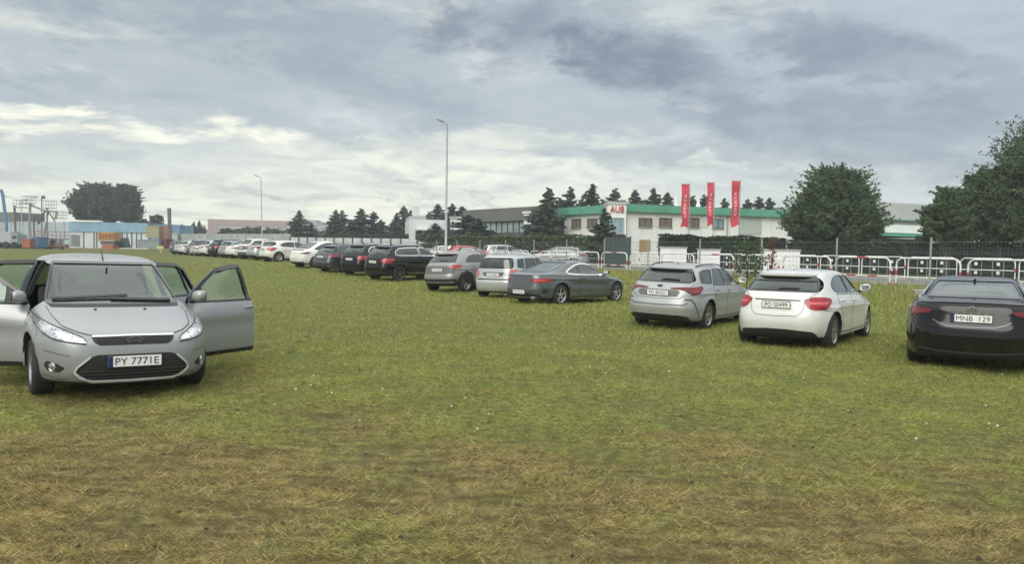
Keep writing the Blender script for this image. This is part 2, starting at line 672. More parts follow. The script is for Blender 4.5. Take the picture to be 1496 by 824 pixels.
def patch(sh, poly, view, sd=1, off=.004, rim=.012, grid=.045, rnd=0.0, bulge=0.0):
    if rnd: poly = round_poly(poly, rnd)
    bm = bmesh.new()
    bm.faces.new([bm.verts.new((u, z, 0)) for (u, z) in poly])
    us = [p[0] for p in poly]; zs = [p[1] for p in poly]
    for a0, a1, ax in ((min(us), max(us), 0), (min(zs), max(zs), 1)):
        k = math.floor(a0 / grid) + 1
        while k * grid < a1 - 1e-4:
            co = (k * grid + 1e-4, 0, 0) if ax == 0 else (0, k * grid + 1e-4, 0)
            no = (1, 0, 0) if ax == 0 else (0, 1, 0)
            bmesh.ops.bisect_plane(bm, geom=bm.verts[:] + bm.edges[:] + bm.faces[:], plane_co=co, plane_no=no, dist=1e-5)
            k += 1
    bmesh.ops.triangulate(bm, faces=[f for f in bm.faces if len(f.verts) > 4])
    cu, cz = (min(us) + max(us)) / 2, (min(zs) + max(zs)) / 2
    bm.verts.index_update()
    vs = []; ns = []
    bset = {v for e in bm.edges if e.is_boundary for v in e.verts}
    for v in bm.verts:
        o = off + (bulge if (bulge and v not in bset) else 0)
        p, n = sh.ptn(view, v.co.x, v.co.y, sd, o)
        vs.append(p); ns.append(n)
    # winding
    fs = [tuple(v.index for v in f.verts) for f in bm.faces]
    rev = sum((vs[f[1]] - vs[f[0]]).cross(vs[f[2]] - vs[f[0]]).dot(ns[f[0]]) for f in fs) < 0
    if rev: fs = [tuple(reversed(f)) for f in fs]
    if rim > 0:
        bl = [(e.verts[0].index, e.verts[1].index) for e in bm.edges if e.is_boundary]
        o = len(vs); mp = {}
        for v in bset:
            mp[v.index] = len(vs)
            vs.append(vs[v.index] - ns[v.index] * rim)
        edges = {}
        for f in fs:
            for i in range(len(f)):
                edges[(f[i], f[(i + 1) % len(f)])] = 1
        for a, b in bl:
            if (a, b) in edges: fs.append((b, a, mp[a], mp[b]))
            else: fs.append((a, b, mp[b], mp[a]))
    bm.free()
    return vs, fs


def stroke(sh, pts, view, sd=1, width=.006, off=.003, closed=False, step=.04, depth=0.0):
    P = [Vector(p) for p in pts]
    if closed: P.append(P[0].copy())
    out = [P[0]]
    for a, b in zip(P[:-1], P[1:]):
        n = max(1, int((b - a).length / step))
        for i in range(1, n + 1):
            out.append(a.lerp(b, i / n))
    if closed: out = out[:-1]
    L = len(out); vs = []; fs = []
    for i, p in enumerate(out):
        a = out[i - 1] if (closed or i > 0) else out[0]
        b = out[(i + 1) % L] if (closed or i < L - 1) else out[-1]
        d = (b - a).normalized()
        nn = Vector((-d.y, d.x))
        for k in (-1, 1):
            c = p + nn * (width / 2 * k)
            q, nv = sh.ptn(view, c.x, c.y, sd, off)
            vs.append(q)
            if depth:
                vs.append(q - nv * depth)
    m = 4 if depth else 2
    for i in range(L if closed else L - 1):
        j = (i + 1) % L
        if depth:
            a = [i * 4 + k for k in range(4)]; b = [j * 4 + k for k in range(4)]
            fs += [(a[0], a[2], b[2], b[0]), (a[2], a[3], b[3], b[2]), (a[1], a[0], b[0], b[1]), (a[3], a[1], b[1], b[3])]
        else:
            fs.append((i * 2, i * 2 + 1, j * 2 + 1, j * 2))
    return vs, fs


def bool_diff(me, cutters, mats):
    o = link('work', me)
    cs = []
    for c in cutters:
        vs, fs = c
        cm = bpy.data.meshes.new('c')
        cm.from_pydata([tuple(v) for v in vs], [], fs)
        bm = bmesh.new(); bm.from_mesh(cm)
        bmesh.ops.recalc_face_normals(bm, faces=bm.faces[:])
        for f in bm.faces: f.material_index = 1
        bm.to_mesh(cm); bm.free()
        for mt in mats: cm.materials.append(mt)
        co = link('cut', cm)
        cs.append(co)
        md = o.modifiers.new('b', 'BOOLEAN')
        md.operation = 'DIFFERENCE'
        md.solver = 'EXACT'
        md.object = co
    bpy.context.view_layer.update()
    r = bpy.data.meshes.new_from_object(o.evaluated_get(bpy.context.evaluated_depsgraph_get()))
    bpy.data.objects.remove(o)
    for c in cs: bpy.data.objects.remove(c)
    return r


def prism_y(poly, y0, y1):
    n = len(poly)
    vs = [(x, y0, z) for (x, z) in poly] + [(x, y1, z) for (x, z) in poly]
    fs = [tuple(range(n)), tuple(range(2 * n - 1, n - 1, -1))] + [(i, (i + 1) % n, n + (i + 1) % n, n + i) for i in range(n)]
    return vs, fs


def prism_x(poly, x0, x1):
    n = len(poly)
    vs = [(x0, y, z) for (y, z) in poly] + [(x1, y, z) for (y, z) in poly]
    fs = [tuple(range(n)), tuple(range(2 * n - 1, n - 1, -1))] + [(i, (i + 1) % n, n + (i + 1) % n, n + i) for i in range(n)]
    return vs, fs


def cyl_y(xc, zc, r, y0, y1, n=40):
    poly = [(xc + r * math.cos(2 * math.pi * k / n), zc + r * math.sin(2 * math.pi * k / n)) for k in range(n)]
    return prism_y(poly, y0, y1)


def merge(*vf):
    mb = MB()
    for vs, fs in vf: mb.add(vs, fs)
    return mb


WHEELS = {}


def wheel_mesh(R, style):
    key = (round(R, 3), style)
    if key in WHEELS: return WHEELS[key]
    t = MB()
    w = .215
    rr = R * .66
    prof = [(rr, -w / 2 + .02), (rr + .01, -w / 2), (R - .04, -w / 2 - .004), (R - .014, -w / 2 + .012), (R, -w / 2 + .035), (R, w / 2 - .035), (R - .014, w / 2 - .012),
            (R - .04, w / 2 + .004), (rr + .01, w / 2), (rr, w / 2 - .02), (rr - .005, -.01), (.001, -.01)]
    t.lathe(prof, 40)
    r = MB()
    # rim lip and barrel
    r.lathe([(rr - .012, -.02), (rr - .006, w / 2 - .028), (rr + .004, w / 2 - .004), (rr - .008, w / 2 - .006), (rr - .022, w / 2 - .02), (rr - .024, -.02)], 40)
    ns = {'five': 5, 'twin': 5, 'ten': 10, 'dark': 5, 'cover': 7}[style]
    for k in range(ns):
        for off in ((-.16, .16) if style == 'twin' else (0,)):
            a = 2 * math.pi * k / ns + off * .9 + .3
            b = 2 * math.pi * k / ns + off * 1.1 + .3
            wd0, wd1 = {'five': (.042, .028), 'twin': (.016, .018), 'ten': (.016, .012), 'dark': (.045, .03), 'cover': (.05, .04)}[style]
            pr, qr = .03, rr - .015
            ca, sa = math.cos(a), math.sin(a)
            cb, sb = math.cos(b), math.sin(b)
            vs = []
            for (rad, c, s_, wd, yy) in ((pr, ca, sa, wd0, w / 2 - .030), (qr, cb, sb, wd1, w / 2 - .018)):
                for sg in (-1, 1):
                    for dy in (0, -.035):
                        vs.append((rad * c - sg * wd * s_, yy + dy, rad * s_ + sg * wd * c))
            r.add(vs, [(0, 2, 6, 4), (1, 5, 7, 3), (0, 4, 5, 1), (2, 3, 7, 6), (4, 6, 7, 5), (0, 1, 3, 2)])
    r.lathe([(.001, w / 2 - .018), (.035, w / 2 - .020), (.062, w / 2 - .030), (.066, w / 2 - .06)], 20)
    tm = t.mesh('tyre', RUBBER, 50)
    rm = r.mesh('rim', ALLOYDARK if style == 'dark' else ALLOY, 35)
    WHEELS[key] = (tm, rm)
    return WHEELS[key]


def add_wheels(root, sh, R, yo, style, steer=0.0):
    tm, rm = wheel_mesh(R, style)
    for x in (sh.wb / 2, -sh.wb / 2):
        for sd in (1, -1):
            w = link('wheel', tm, root, (x, sd * (yo - .1125), R), 0 if sd > 0 else math.pi)
            if x > 0: w.rotation_euler[2] += steer
            link('rim', rm, w)


def part(root, name, vf, m, sm=35, label=None):
    mb = merge(vf) if isinstance(vf, tuple) else merge(*vf)
    o = obj(name, mb, m, root, sm=sm)
    if label: o['label'] = label
    return o


def add_mirror(root, sh, x, z, paint_m, sd, L=.20):
    y = sh.side(x, z)
    mb = MB()
    bm = bmesh.new()
    bmesh.ops.create_uvsphere(bm, u_segments=16, v_segments=10, radius=1)
    vs = []
    for v in bm.verts:
        c = v.co
        xx = c.x * .075 if c.x > 0 else c.x * .035
        vs.append((x + .02 + xx, sd * (y + .125 + math.copysign(abs(c.y) ** .75, c.y) * L * .52), z + .085 + math.copysign(abs(c.z) ** .75, c.z) * .072 + .012 * c.y))
    mb.add(vs, [tuple(v.index for v in f.verts) for f in bm.faces])
    bm.free()
    o = obj('wing_mirror', mb, paint_m, root, sm=60)
    s2 = MB()
    s2.tube([(x + .03, sd * (y - .03), z + .0), (x + .03, sd * (y + .06), z + .03), (x + .03, sd * (y + .10), z + .05)], [.030, .024, .022], 8)
    obj('mirror_stalk', s2, BLACK, o, sm=50)
    g = MB()
    g.box(x - .022, x - .016, sd * y + sd * .125 - L * .42, sd * y + sd * .125 + L * .42, z + .03, z + .142, bev=.002)
    obj('mirror_glass', g, CHROME, o)
    return o


def add_plate(root, sh, end, zc, txt, frame=True, blue=True, w=.52, h=.112):
    xs = [sh.pt(end, 0, zz).x for zz in (zc - h / 2, zc, zc + h / 2)]
    x = min(xs) - .012 if end == 'rear' else max(xs) + .012
    sg = -1 if end == 'rear' else 1
    mb = MB()
    if frame:
        mb.box(x - .008, x + .004 * sg + (.0), -w / 2 - .012, w / 2 + .012, zc - h / 2 - .012, zc + h / 2 + .012, bev=.002)
    f = obj('plate_holder', mb, BLACK, root) if frame else None
    pb = MB()
    x2 = x + sg * .010
    pb.box(min(x2, x2 - sg * .008), max(x2, x2 - sg * .008), -w / 2, w / 2, zc - h / 2, zc + h / 2, bev=.001)
    p = obj('number_plate', pb, PLATEW, root)
    if blue:
        bb = MB()
        # band sits on the reader's left
        yb = (w / 2 - .045, w / 2) if end == 'rear' else (-w / 2, -w / 2 + .045)
        bb.box(min(x2, x2 + sg * .002), max(x2, x2 + sg * .002), yb[0], yb[1], zc - h / 2, zc + h / 2)
        obj('blue_band', bb, PLATEB, p)
    if txt:
        me = text_mesh(txt, .108, 0.0, w * .82)
        me.materials.append(INK)
        off = -.02 if blue else 0
        if end == 'rear':
            M = Matrix(((0, 0, -1, x2 - .003), (-1, 0, 0, off), (0, 1, 0, zc), (0, 0, 0, 1)))
        else:
            M = Matrix(((0, 0, 1, x2 + .003), (1, 0, 0, -off), (0, 1, 0, zc), (0, 0, 0, 1)))
        me.transform(M)
        link('plate_lettering', me, p)
    return p


def seats(root, xs=.15, rear=True, zb=.30):
    for (sx, ww, sy) in ((xs, .25, .36), (xs, .25, -.36)) + (((xs - .82, .60, 0),) if rear else ()):
        mb = MB()
        mb.box(sx - .26, sx + .26, sy - ww, sy + ww, zb + .12, zb + .28, bev=.05)
        M = Matrix.Translation((sx - .28, sy, zb + .24)) @ Matrix.Rotation(math.radians(-14), 4, 'Y')
        mb.box(-.06, .07, -ww, ww, 0, .56, bev=.05, M=M)
        for hy in ((0,) if ww < .4 else (-.34, .34)):
            mb.box(-.04, .05, hy - .12, hy + .12, .60, .78, bev=.035, M=M)
        obj('seat', mb, FABRIC, root, sm=50)


def handle(root, sh, x, z, m, sd):
    p, n = sh.ptn('side', x, z, sd, .0)
    q, n2 = sh.ptn('side', x - .17, z + .004, sd, .0)
    mb = MB()
    mb.tube([p + n * .002, p + n * .028 + (q - p) * .12, q + n2 * .028 - (q - p) * .12, q + n2 * .002], [.012, .014, .014, .012], 8)
    return obj('door_handle', mb, m, root, sm=50)


def spoiler(root, sh, z, half, depth, th, m, end='rear'):
    vs = []; fs = []
    N = 16
    for i in range(N + 1):
        u = -half + 2 * half * i / N
        p = sh.pt(end, u, z)
        t = 1 - abs(u / half) ** 6
        d = depth * (.35 + .65 * t)
        zc = z + .012
        vs += [(p.x + .10, p.y, zc + .022), (p.x - d, p.y, zc - .004), (p.x - d + .01, p.y, zc - th), (p.x + .03, p.y, zc - th - .008)]
    for i in range(N):
        for k in range(4):
            fs.append((i * 4 + k, i * 4 + (k + 1) % 4, (i + 1) * 4 + (k + 1) % 4, (i + 1) * 4 + k))
    fs += [(0, 1, 2, 3), tuple(N * 4 + k for k in (3, 2, 1, 0))]
    mb = MB(); mb.add(vs, fs)
    bm = bmesh.new()
    return obj('roof_spoiler', mb, m, root, sm=40)


def build_car(spec, root):
    """root: Empty; spec: dict describing one kind of car"""
    sh = Shape(spec['rows'], spec['wb'], spec['R'], spec['belt'], **spec.get('shape', {}))
    R, wb = spec['R'], spec['wb']
    P = spec['paint']
    vs, fs = sh.body(K=spec.get('K', 28), step=spec.get('step', .036))
    me = bpy.data.meshes.new('body')
    me.from_pydata(vs, [], fs)
    me.materials.append(P); me.materials.append(BLACK)
    clad = spec.get('clad', .235)
    for p in me.polygons:
        if p.center.z < clad or p.normal.z < -.8: p.material_index = 1
    W = max(r[3] for r in spec['rows'])
    cuts = [merge(*[cyl_y(x, R, sh.arch, sd * .56, sd * 1.25) for x in (-wb / 2, wb / 2) for sd in (1, -1)])]
    cuts = [(c.v, c.f) for c in cuts]
    cab = spec.get('cabin', False)
    wins = spec['windows']
    if cab:
        top = spec['rows'][-1][0]
        cuts.append(sh.body(K=14, step=.09, inset=.055, z0=.76, z1=top - .06, xf=spec.get('dash', 1.0), xr=spec['rows'][-1][1] - 1.75)[0:2])
        lb = MB(); lb.box(-.85, .92, -W + .09, W - .09, .30, .80)
        cuts.append((lb.v, lb.f))
        m_ = MB()
        for w in wins:
            pl = round_poly(w['poly'], w.get('rnd', .03))
            if w['view'] == 'side':
                for sd in (1, -1):
                    vs_, fs_ = prism_y(pl, sd * .38, sd * 1.3)
                    m_.add(vs_, fs_)
        cuts.append((m_.v, m_.f))
        for w in wins:
            pl = round_poly([(u * .985, z) for u, z in w['poly']], w.get('rnd', .03))
            if w['view'] == 'front': cuts.append(prism_x(pl, w.get('cut', -.1), 2.6))
            if w['view'] == 'rear': cuts.append(prism_x(pl, -2.8, w.get('cut', -1.0)))
        if 'open' in spec:
            m_ = MB()
            for pl in spec['open']:
                for sd in (1, -1):
                    a, b = prism_y(pl, sd * .55, sd * 1.3)
                    m_.add(a, b)
            cuts.append((m_.v, m_.f))
    me2 = bool_diff(me, cuts, [P, BLACK])
    me2.polygons.foreach_set('use_smooth', [True] * len(me2.polygons))
    me2.set_sharp_from_angle(angle=math.radians(32))
    body = link('body', me2, root)
    goff = -.004 if cab else .005
    for w in wins:
        sides = (1, -1) if w['view'] == 'side' else (1,)
        for sd in sides:
            pl = w['poly']
            if cab and 'open' in spec and w['view'] == 'side' and not w.get('fixed'):
                continue
            nm = {'front': 'windscreen', 'rear': 'rear_window', 'side': 'side_window'}[w['view']]
            g = part(root, nm, patch(sh, pl, w['view'], sd, goff, 0.0 if cab else .008, rnd=w.get('rnd', .03)), w.get('glass', DARKGLASS), 60)
            if w.get('trim') is not None:
                rp = round_poly(pl, w.get('rnd', .03))
                part(g, 'window_trim', stroke(sh, rp, w['view'], sd, w.get('tw', .028), .007, True, depth=.008), w['trim'], 50)
    for e in spec.get('patches', []):
        name, poly, view, off, m, rnd = e[:6]
        kw = e[6] if len(e) > 6 else {}
        polys = [poly]
        if kw.get('both') and view != 'side': polys.append(flip(poly))
        for pl in polys:
            for sd in ((1, -1) if view == 'side' else (1,)):
                o = part(root, name, patch(sh, pl, view, sd, off, kw.get('rim', .012), kw.get('grid', .045), rnd), m, kw.get('sm', 45), kw.get('label'))
                for sub in kw.get('subs', []):
                    sn, sp, so, smt, sr = sub
                    if pl is not poly: sp = flip(sp)
                    part(o, sn, patch(sh, sp, view, sd, so, .008, .045, sr), smt, 45)
    for e in spec.get('strokes', []):
        name, pts, view, width, off, m = e[:6]
        kw = e[6] if len(e) > 6 else {}
        lists = [pts]
        if kw.get('both') and view != 'side': lists.append([(-u, z) for u, z in pts])
        for pl in lists:
            for sd in ((1, -1) if view == 'side' else (1,)):
                part(root, name, stroke(sh, pl, view, sd, width, off, kw.get('closed', False), depth=kw.get('depth', 0)), m, 50)
    for d in spec.get('doors', []):
        for sd in (1, -1):
            o = part(root, 'door', patch(sh, d['poly'], 'side', sd, .004, .004, .07, .03), P, 60)
            part(o, 'door_gap', stroke(sh, round_poly(d['poly'], .03), 'side', sd, .012, .0045, True), BLACK)
            handle(o, sh, d['handle'][0], d['handle'][1], spec.get('handle_m', P), sd)
    yo = W - .028
    add_wheels(root, sh, R, yo, spec.get('wheel', 'five'))
    if 'mirror' in spec:
        for sd in (1, -1):
            add_mirror(root, sh, spec['mirror'][0], spec['mirror'][1], spec.get('mirror_m', P), sd)
    for pl in spec.get('plates', []):
        add_plate(root, sh, *pl)
    if cab: seats(root, spec.get('seat_x', .05), rear=spec.get('rear_seat', True), zb=spec.get('seat_z', .28))
    if 'spoiler' in spec: spoiler(root, sh, *spec['spoiler'], spec.get('spoiler_m', P))
    if spec.get('rails'):
        x0, x1, zr, yr = spec['rails']
        for sd in (1, -1):
            mb = MB()
            pts = []
            for i in range(9):
                t = i / 8
                x = x0 + (x1 - x0) * t
                zz = zr + (.03 * (1 - (2 * t - 1) ** 4)) - .02 * (2 * t - 1) ** 2
                pts.append((x, sd * yr * (1 - .05 * (2 * t - 1) ** 2), zz))
            mb.tube(pts, .014, 6)
            obj('roof_rail', mb, spec.get('rail_m', BLACK), root, sm=50)
    if 'antenna' in spec:
        mb = MB(); x, z = spec['antenna']
        mb.add([(x - .09, 0, z + .055), (x + .07, .02, z - .01), (x + .07, -.02, z - .01), (x - .10, .02, z - .01), (x - .10, -.02, z - .01), (x - .075, .004, z + .056)], [(0, 1, 2), (1, 0, 3), (0, 2, 4), (0, 4, 3)])
        obj('roof_aerial', mb, GLOSSBLACK if spec.get('aerial_dark') else P, root)
    ex = MB()
    for (y, z, r) in spec.get('exhaust', []):
        x = spec['rows'][2][1]
        ex.lathe([(r, -.06), (r, .12)], 14)
        n = len(ex.v) - 28
        for i in range(n, len(ex.v)):
            a, b, c = ex.v[i]
            ex.v[i] = (x - b, y + a, z + c)
    if ex.v: obj('exhaust_pipe', ex, CHROME, root, sm=60)
    return sh


# ------------------------------------------------------------------ paints and car kinds
SILVER = paint('silver_paint', (.30, .315, .316), .35, .38, .45, .22, .5)
SILVER2 = paint('warm_silver_paint', (.36, .375, .37), .3, .38, .4)
WHITE = paint('white_paint', (.64, .65, .61), 0, .28)
BLACKP = paint('black_paint', (.004, .004, .0045), 0, .12, .25, .10, .35)
GREY = paint('grey_paint', (.10, .116, .118), .5, .30)
CHAMP = paint('beige_silver_paint', (.27, .265, .255), .5, .36)
DGREY = paint('dark_grey_paint', (.045, .05, .054), .4, .28)
LSILVER = paint('pale_silver_paint', (.46, .48, .47), .4, .34)
RED = paint('red_paint', (.42, .02, .03), 0, .3)
BLUEP = paint('blue_paint', (.03, .07, .16), .3, .3)


def arch_poly(x, z0, z1, r):
    pass


def scale_rows(rows, kx=1, kw=1, kz=1):
    return [(z * kz if z > .3 else z, a * kx, b * kx, w * kw) for z, a, b, w in rows]


FOCUS_ROWS = [(.17, -1.90, 1.98, .77), (.21, -2.04, 2.10, .85), (.33, -2.13, 2.175, .900), (.48, -2.15, 2.19, .915), (.62, -2.12, 2.17, .92), (.72, -2.08, 2.09, .918),
              (.80, -2.06, 1.86, .908), (.87, -2.05, 1.58, .895), (.93, -2.03, 1.30, .875), (.98, -2.0, 1.08, .845), (1.015, -1.97, .97, .815), (1.16, -1.87, .70, .762),
              (1.30, -1.76, .45, .708), (1.41, -1.63, .24, .652), (1.475, -1.42, .05, .595), (1.512, -1.05, -.15, .48), (1.532, -.72, -.36, .25), (1.538, -.56, -.47, .05)]
FD = [(.93, .27), (.93, .93), (.80, 1.07), (.55, 1.25), (.30, 1.39), (.05, 1.435), (-.14, 1.445), (-.17, .27)]
RD = [(-.19, .27), (-.17, 1.445), (-.80, 1.42), (-.98, 1.36), (-1.16, 1.0), (-1.06, .82), (-.93, .66), (-.86, .50), (-.84, .27)]
FOCUS = dict(rows=FOCUS_ROWS, wb=2.64, R=.318, belt=.95, paint=SILVER, cabin=True, wheel='five', dash=.98, K=32, step=.030,
    shape=dict(crease=.80, arch=.375, flare=.030, nfb=4.3, nrb=5.0),
    open=[FD, RD],
    windows=[dict(view='front', poly=mirror([(.735, .985), (.72, 1.05), (.655, 1.22), (.585, 1.40), (.57, 1.43)]), glass=SCREENGLASS, trim=GLOSSBLACK, tw=.03, rnd=.03),
             dict(view='rear', poly=mirror([(.66, 1.04), (.60, 1.22), (.52, 1.36)]), glass=MIDGLASS, trim=GLOSSBLACK, tw=.03),
             dict(view='side', poly=[(-1.24, 1.03), (-1.08, 1.30), (-1.22, 1.30), (-1.50, 1.07)], glass=MIDGLASS, trim=BLACK, fixed=True)],
    patches=[
        ('headlight', [(.46, 0.627), (.60, 0.640), (.80, 0.667), (.98, 0.717), (1.10, 0.792), (1.22, 0.877), (1.18, 0.897), (1.02, 0.862), (.82, 0.807), (.62, 0.747), (.50, 0.697), (.455, 0.652)], 'front', .008, CLEARLAMP, .03,
            dict(both=True, grid=.035, subs=[('lamp_reflector', [(.60, 0.662), (.74, 0.677), (.76, 0.742), (.66, 0.737), (.59, 0.702)], .012, CHROME, .03),
                                            ('lamp_reflector', [(.80, 0.692), (.93, 0.727), (.97, 0.797), (.86, 0.782), (.79, 0.742)], .012, CHROME, .03),
                                            ('indicator', [(.50, 0.647), (.57, 0.657), (.57, 0.702), (.50, 0.672)], .012, CHROME, .01)])),
        ('upper_grille', mirror([(.33, 0.610), (.385, 0.642), (.405, 0.690)]), 'front', .004, BLACK, .01, dict(rim=.02)),
        ('lower_grille', mirror([(.40, 0.244), (.50, 0.287), (.555, 0.337), (.53, 0.392), (.42, 0.487), (.36, 0.514)]), 'front', .003, BLACK, .05, dict(rim=.02)),
        ('fog_light_pod', [(.665, 0.377), (.73, 0.327), (.93, 0.337), (.99, 0.392), (.93, 0.437), (.78, 0.422)], 'front', .004, BLACK, .025, dict(both=True)),
        ('taillight', [(.62, .78), (.88, .76), (.90, 1.0), (.74, 1.16), (.70, 1.16), (.72, .98)], 'rear', .008, REDLAMP, .02, dict(both=True)),
        ('cowl', mirror([(.70, .945), (.745, .985)]), 'front', .003, BLACK, .0),
    ],
    strokes=[('headlight_edge', [(.46, .627), (.60, .640), (.80, .667), (.98, .717), (1.10, .792), (1.22, .877)], 'front', .014, .010, BLACK, dict(both=True)),
             ('headlight_edge', [(1.18, .897), (1.02, .862), (.82, .807), (.62, .747), (.50, .697), (.455, .652)], 'front', .010, .010, BLACK, dict(both=True)),
             ('grille_bar', [(-.40, 0.698), (0, 0.702), (.40, 0.698)], 'front', .018, .014, CHROME, dict(depth=.02)),
             ('grille_lip', [(-.42, 0.494), (-.54, 0.387), (-.565, 0.332), (-.51, 0.277), (-.40, 0.230), (0, 0.222), (.40, 0.230), (.51, 0.277), (.565, 0.332), (.54, 0.387), (.42, 0.494)], 'front', .018, .016, mat('bright_trim', (.55, .57, .57), .3), dict(depth=.02)),
             ('bonnet_gap', [(.42, .715), (.52, .74), (.66, .79), (.74, .88), (.76, .955)], 'front', .008, .003, BLACK, dict(both=True)),
             ('bonnet_gap', [(-.42, .712), (0, .716), (.42, .712)], 'front', .006, .003, BLACK),
             ('bumper_gap', [(1.20, 0.862), (1.10, 0.762), (1.14, 0.682)], 'front', .006, .003, BLACK, dict(both=True)),
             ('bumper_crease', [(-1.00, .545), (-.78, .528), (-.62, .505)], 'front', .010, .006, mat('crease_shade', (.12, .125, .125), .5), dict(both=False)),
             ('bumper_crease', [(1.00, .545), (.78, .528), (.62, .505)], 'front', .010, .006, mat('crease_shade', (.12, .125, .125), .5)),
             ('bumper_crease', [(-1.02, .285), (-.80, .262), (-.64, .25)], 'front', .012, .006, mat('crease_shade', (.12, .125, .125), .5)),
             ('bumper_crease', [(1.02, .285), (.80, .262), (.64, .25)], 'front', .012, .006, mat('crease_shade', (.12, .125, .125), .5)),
             ('wing_gap', [(1.16, .30), (1.16, .86)], 'side', .006, .003, BLACK),
             ('sill_moulding', [(.90, .22), (-.80, .22)], 'side', .03, .004, BLACK)],
    spoiler=(1.375, .54, .12, .035))

A_ROWS = [(.19, -1.92, 1.95, .78), (.24, -2.03, 2.08, .85), (.36, -2.10, 2.16, .88), (.50, -2.125, 2.17, .89), (.60, -2.115, 2.13, .892), (.70, -2.085, 2.03, .888), (.80, -2.055, 1.80, .88),
          (.88, -2.02, 1.46, .865), (.95, -1.985, 1.12, .835), (1.0, -1.94, .96, .80), (1.12, -1.82, .72, .742), (1.22, -1.70, .50, .69), (1.31, -1.57, .28, .64), (1.365, -1.40, .08, .59),
          (1.405, -1.10, -.12, .50), (1.427, -.80, -.32, .28), (1.433, -.62, -.46, .05)]
ACLASS = dict(rows=A_ROWS, wb=2.70, R=.318, belt=.93, paint=WHITE, cabin=True, wheel='twin', K=30, step=.032, seat_x=.05,
    shape=dict(crease=.74, arch=.372, flare=.022, nrb=4.7),
    windows=[dict(view='front', poly=mirror([(.70, .99), (.62, 1.2), (.55, 1.32)]), glass=SCREENGLASS),
             dict(view='rear', poly=mirror([(.69, 1.045), (.70, 1.11), (.665, 1.20), (.58, 1.29)]), glass=DARKGLASS, trim=GLOSSBLACK, tw=.035, rnd=.05),
             dict(view='side', poly=[(.86, .965), (.55, 1.15), (.28, 1.265), (.02, 1.305), (-.13, 1.31), (-.13, .985)], glass=MIDGLASS, trim=GLOSSBLACK, tw=.022, rnd=.03),
             dict(view='side', poly=[(-.20, .99), (-.20, 1.31), (-.55, 1.305), (-.86, 1.265), (-1.10, 1.18), (-1.20, 1.10), (-1.06, 1.02)], glass=MIDGLASS, trim=GLOSSBLACK, tw=.022, rnd=.05)],
    patches=[
        ('rear_screen_shade', mirror([(.66, 1.215), (.60, 1.275), (.55, 1.31)]), 'rear', .010, GLOSSBLACK, .02),
        ('taillight', [(.475, .905), (.60, .945), (.84, .945), (1.08, .925), (1.16, .875), (1.04, .775), (.90, .73), (.66, .725), (.56, .76), (.50, .83)], 'rear', .010, REDLAMP, .05,
            dict(both=True, grid=.03, subs=[('lamp_glow_band', [(.56, .86), (.78, .865), (1.02, .86), (.98, .82), (.78, .815), (.58, .82)], .013, mat('pink_lamp', (.62, .09, .10), .15, coat=.8), .02)])),
        ('number_recess', mirror([(.30, .70), (.36, .76), (.40, .865), (.44, .888)]), 'rear', .0025, GLOSSBLACK if False else WHITE, .02),
        ('handle_strip', mirror([(.40, .872), (.43, .892)]), 'rear', .006, BLACK, .0),
        ('rear_diffuser', mirror([(.80, .20), (.72, .30), (.64, .345), (.20, .375)]), 'rear', .005, BLACK, .03),
        ('headlight', [(.52, .60), (.84, .62), (1.05, .68), (1.15, .79), (.95, .76), (.62, .69)], 'front', .008, CLEARLAMP, .03, dict(both=True)),
        ('grille', mirror([(.34, .45), (.44, .64)]), 'front', .006, BLACK, .03),
        ('fuel_flap', [(-1.50, .82), (-1.34, .82), (-1.34, .96), (-1.50, .96)], 'side', .002, WHITE, .02)],
    strokes=[('hatch_gap', [(.475, .90), (.49, .80), (.44, .66), (.36, .615), (0, .60), (-.36, .615), (-.44, .66), (-.49, .80), (-.475, .90)], 'rear', .008, .003, BLACK),
             ('hatch_gap', [(.56, .945), (.76, 1.06), (.74, 1.16), (.64, 1.28)], 'rear', .008, .003, BLACK, dict(both=True)),
             ('bumper_gap', [(.90, .72), (1.10, .70), (1.42, .66)], 'rear', .006, .003, BLACK, dict(both=True)),
             ('sill_strip', [(.92, .235), (-.88, .235)], 'side', .035, .012, WHITE, dict(depth=.02)),
             ('rear_wiper', [(.03, 1.065), (-.06, 1.085), (-.34, 1.085)], 'rear', .022, .022, BLACK, dict(depth=.012))],
    doors=[dict(poly=[(.90, .29), (.92, .62), (.90, .93), (-.155, .955), (-.165, .29)], handle=(.02, .84)),
           dict(poly=[(-.175, .29), (-.165, .955), (-1.08, .985), (-1.10, .86), (-.98, .70), (-.90, .52), (-.84, .29)], handle=(-.80, .86))],
    mirror=(.80, .965), spoiler=(1.325, .58, .15, .035), handle_m=WHITE,
    plates=[('rear', .80, 'PO 5E499', True, False, .50, .11)], antenna=(-1.05, 1.425))

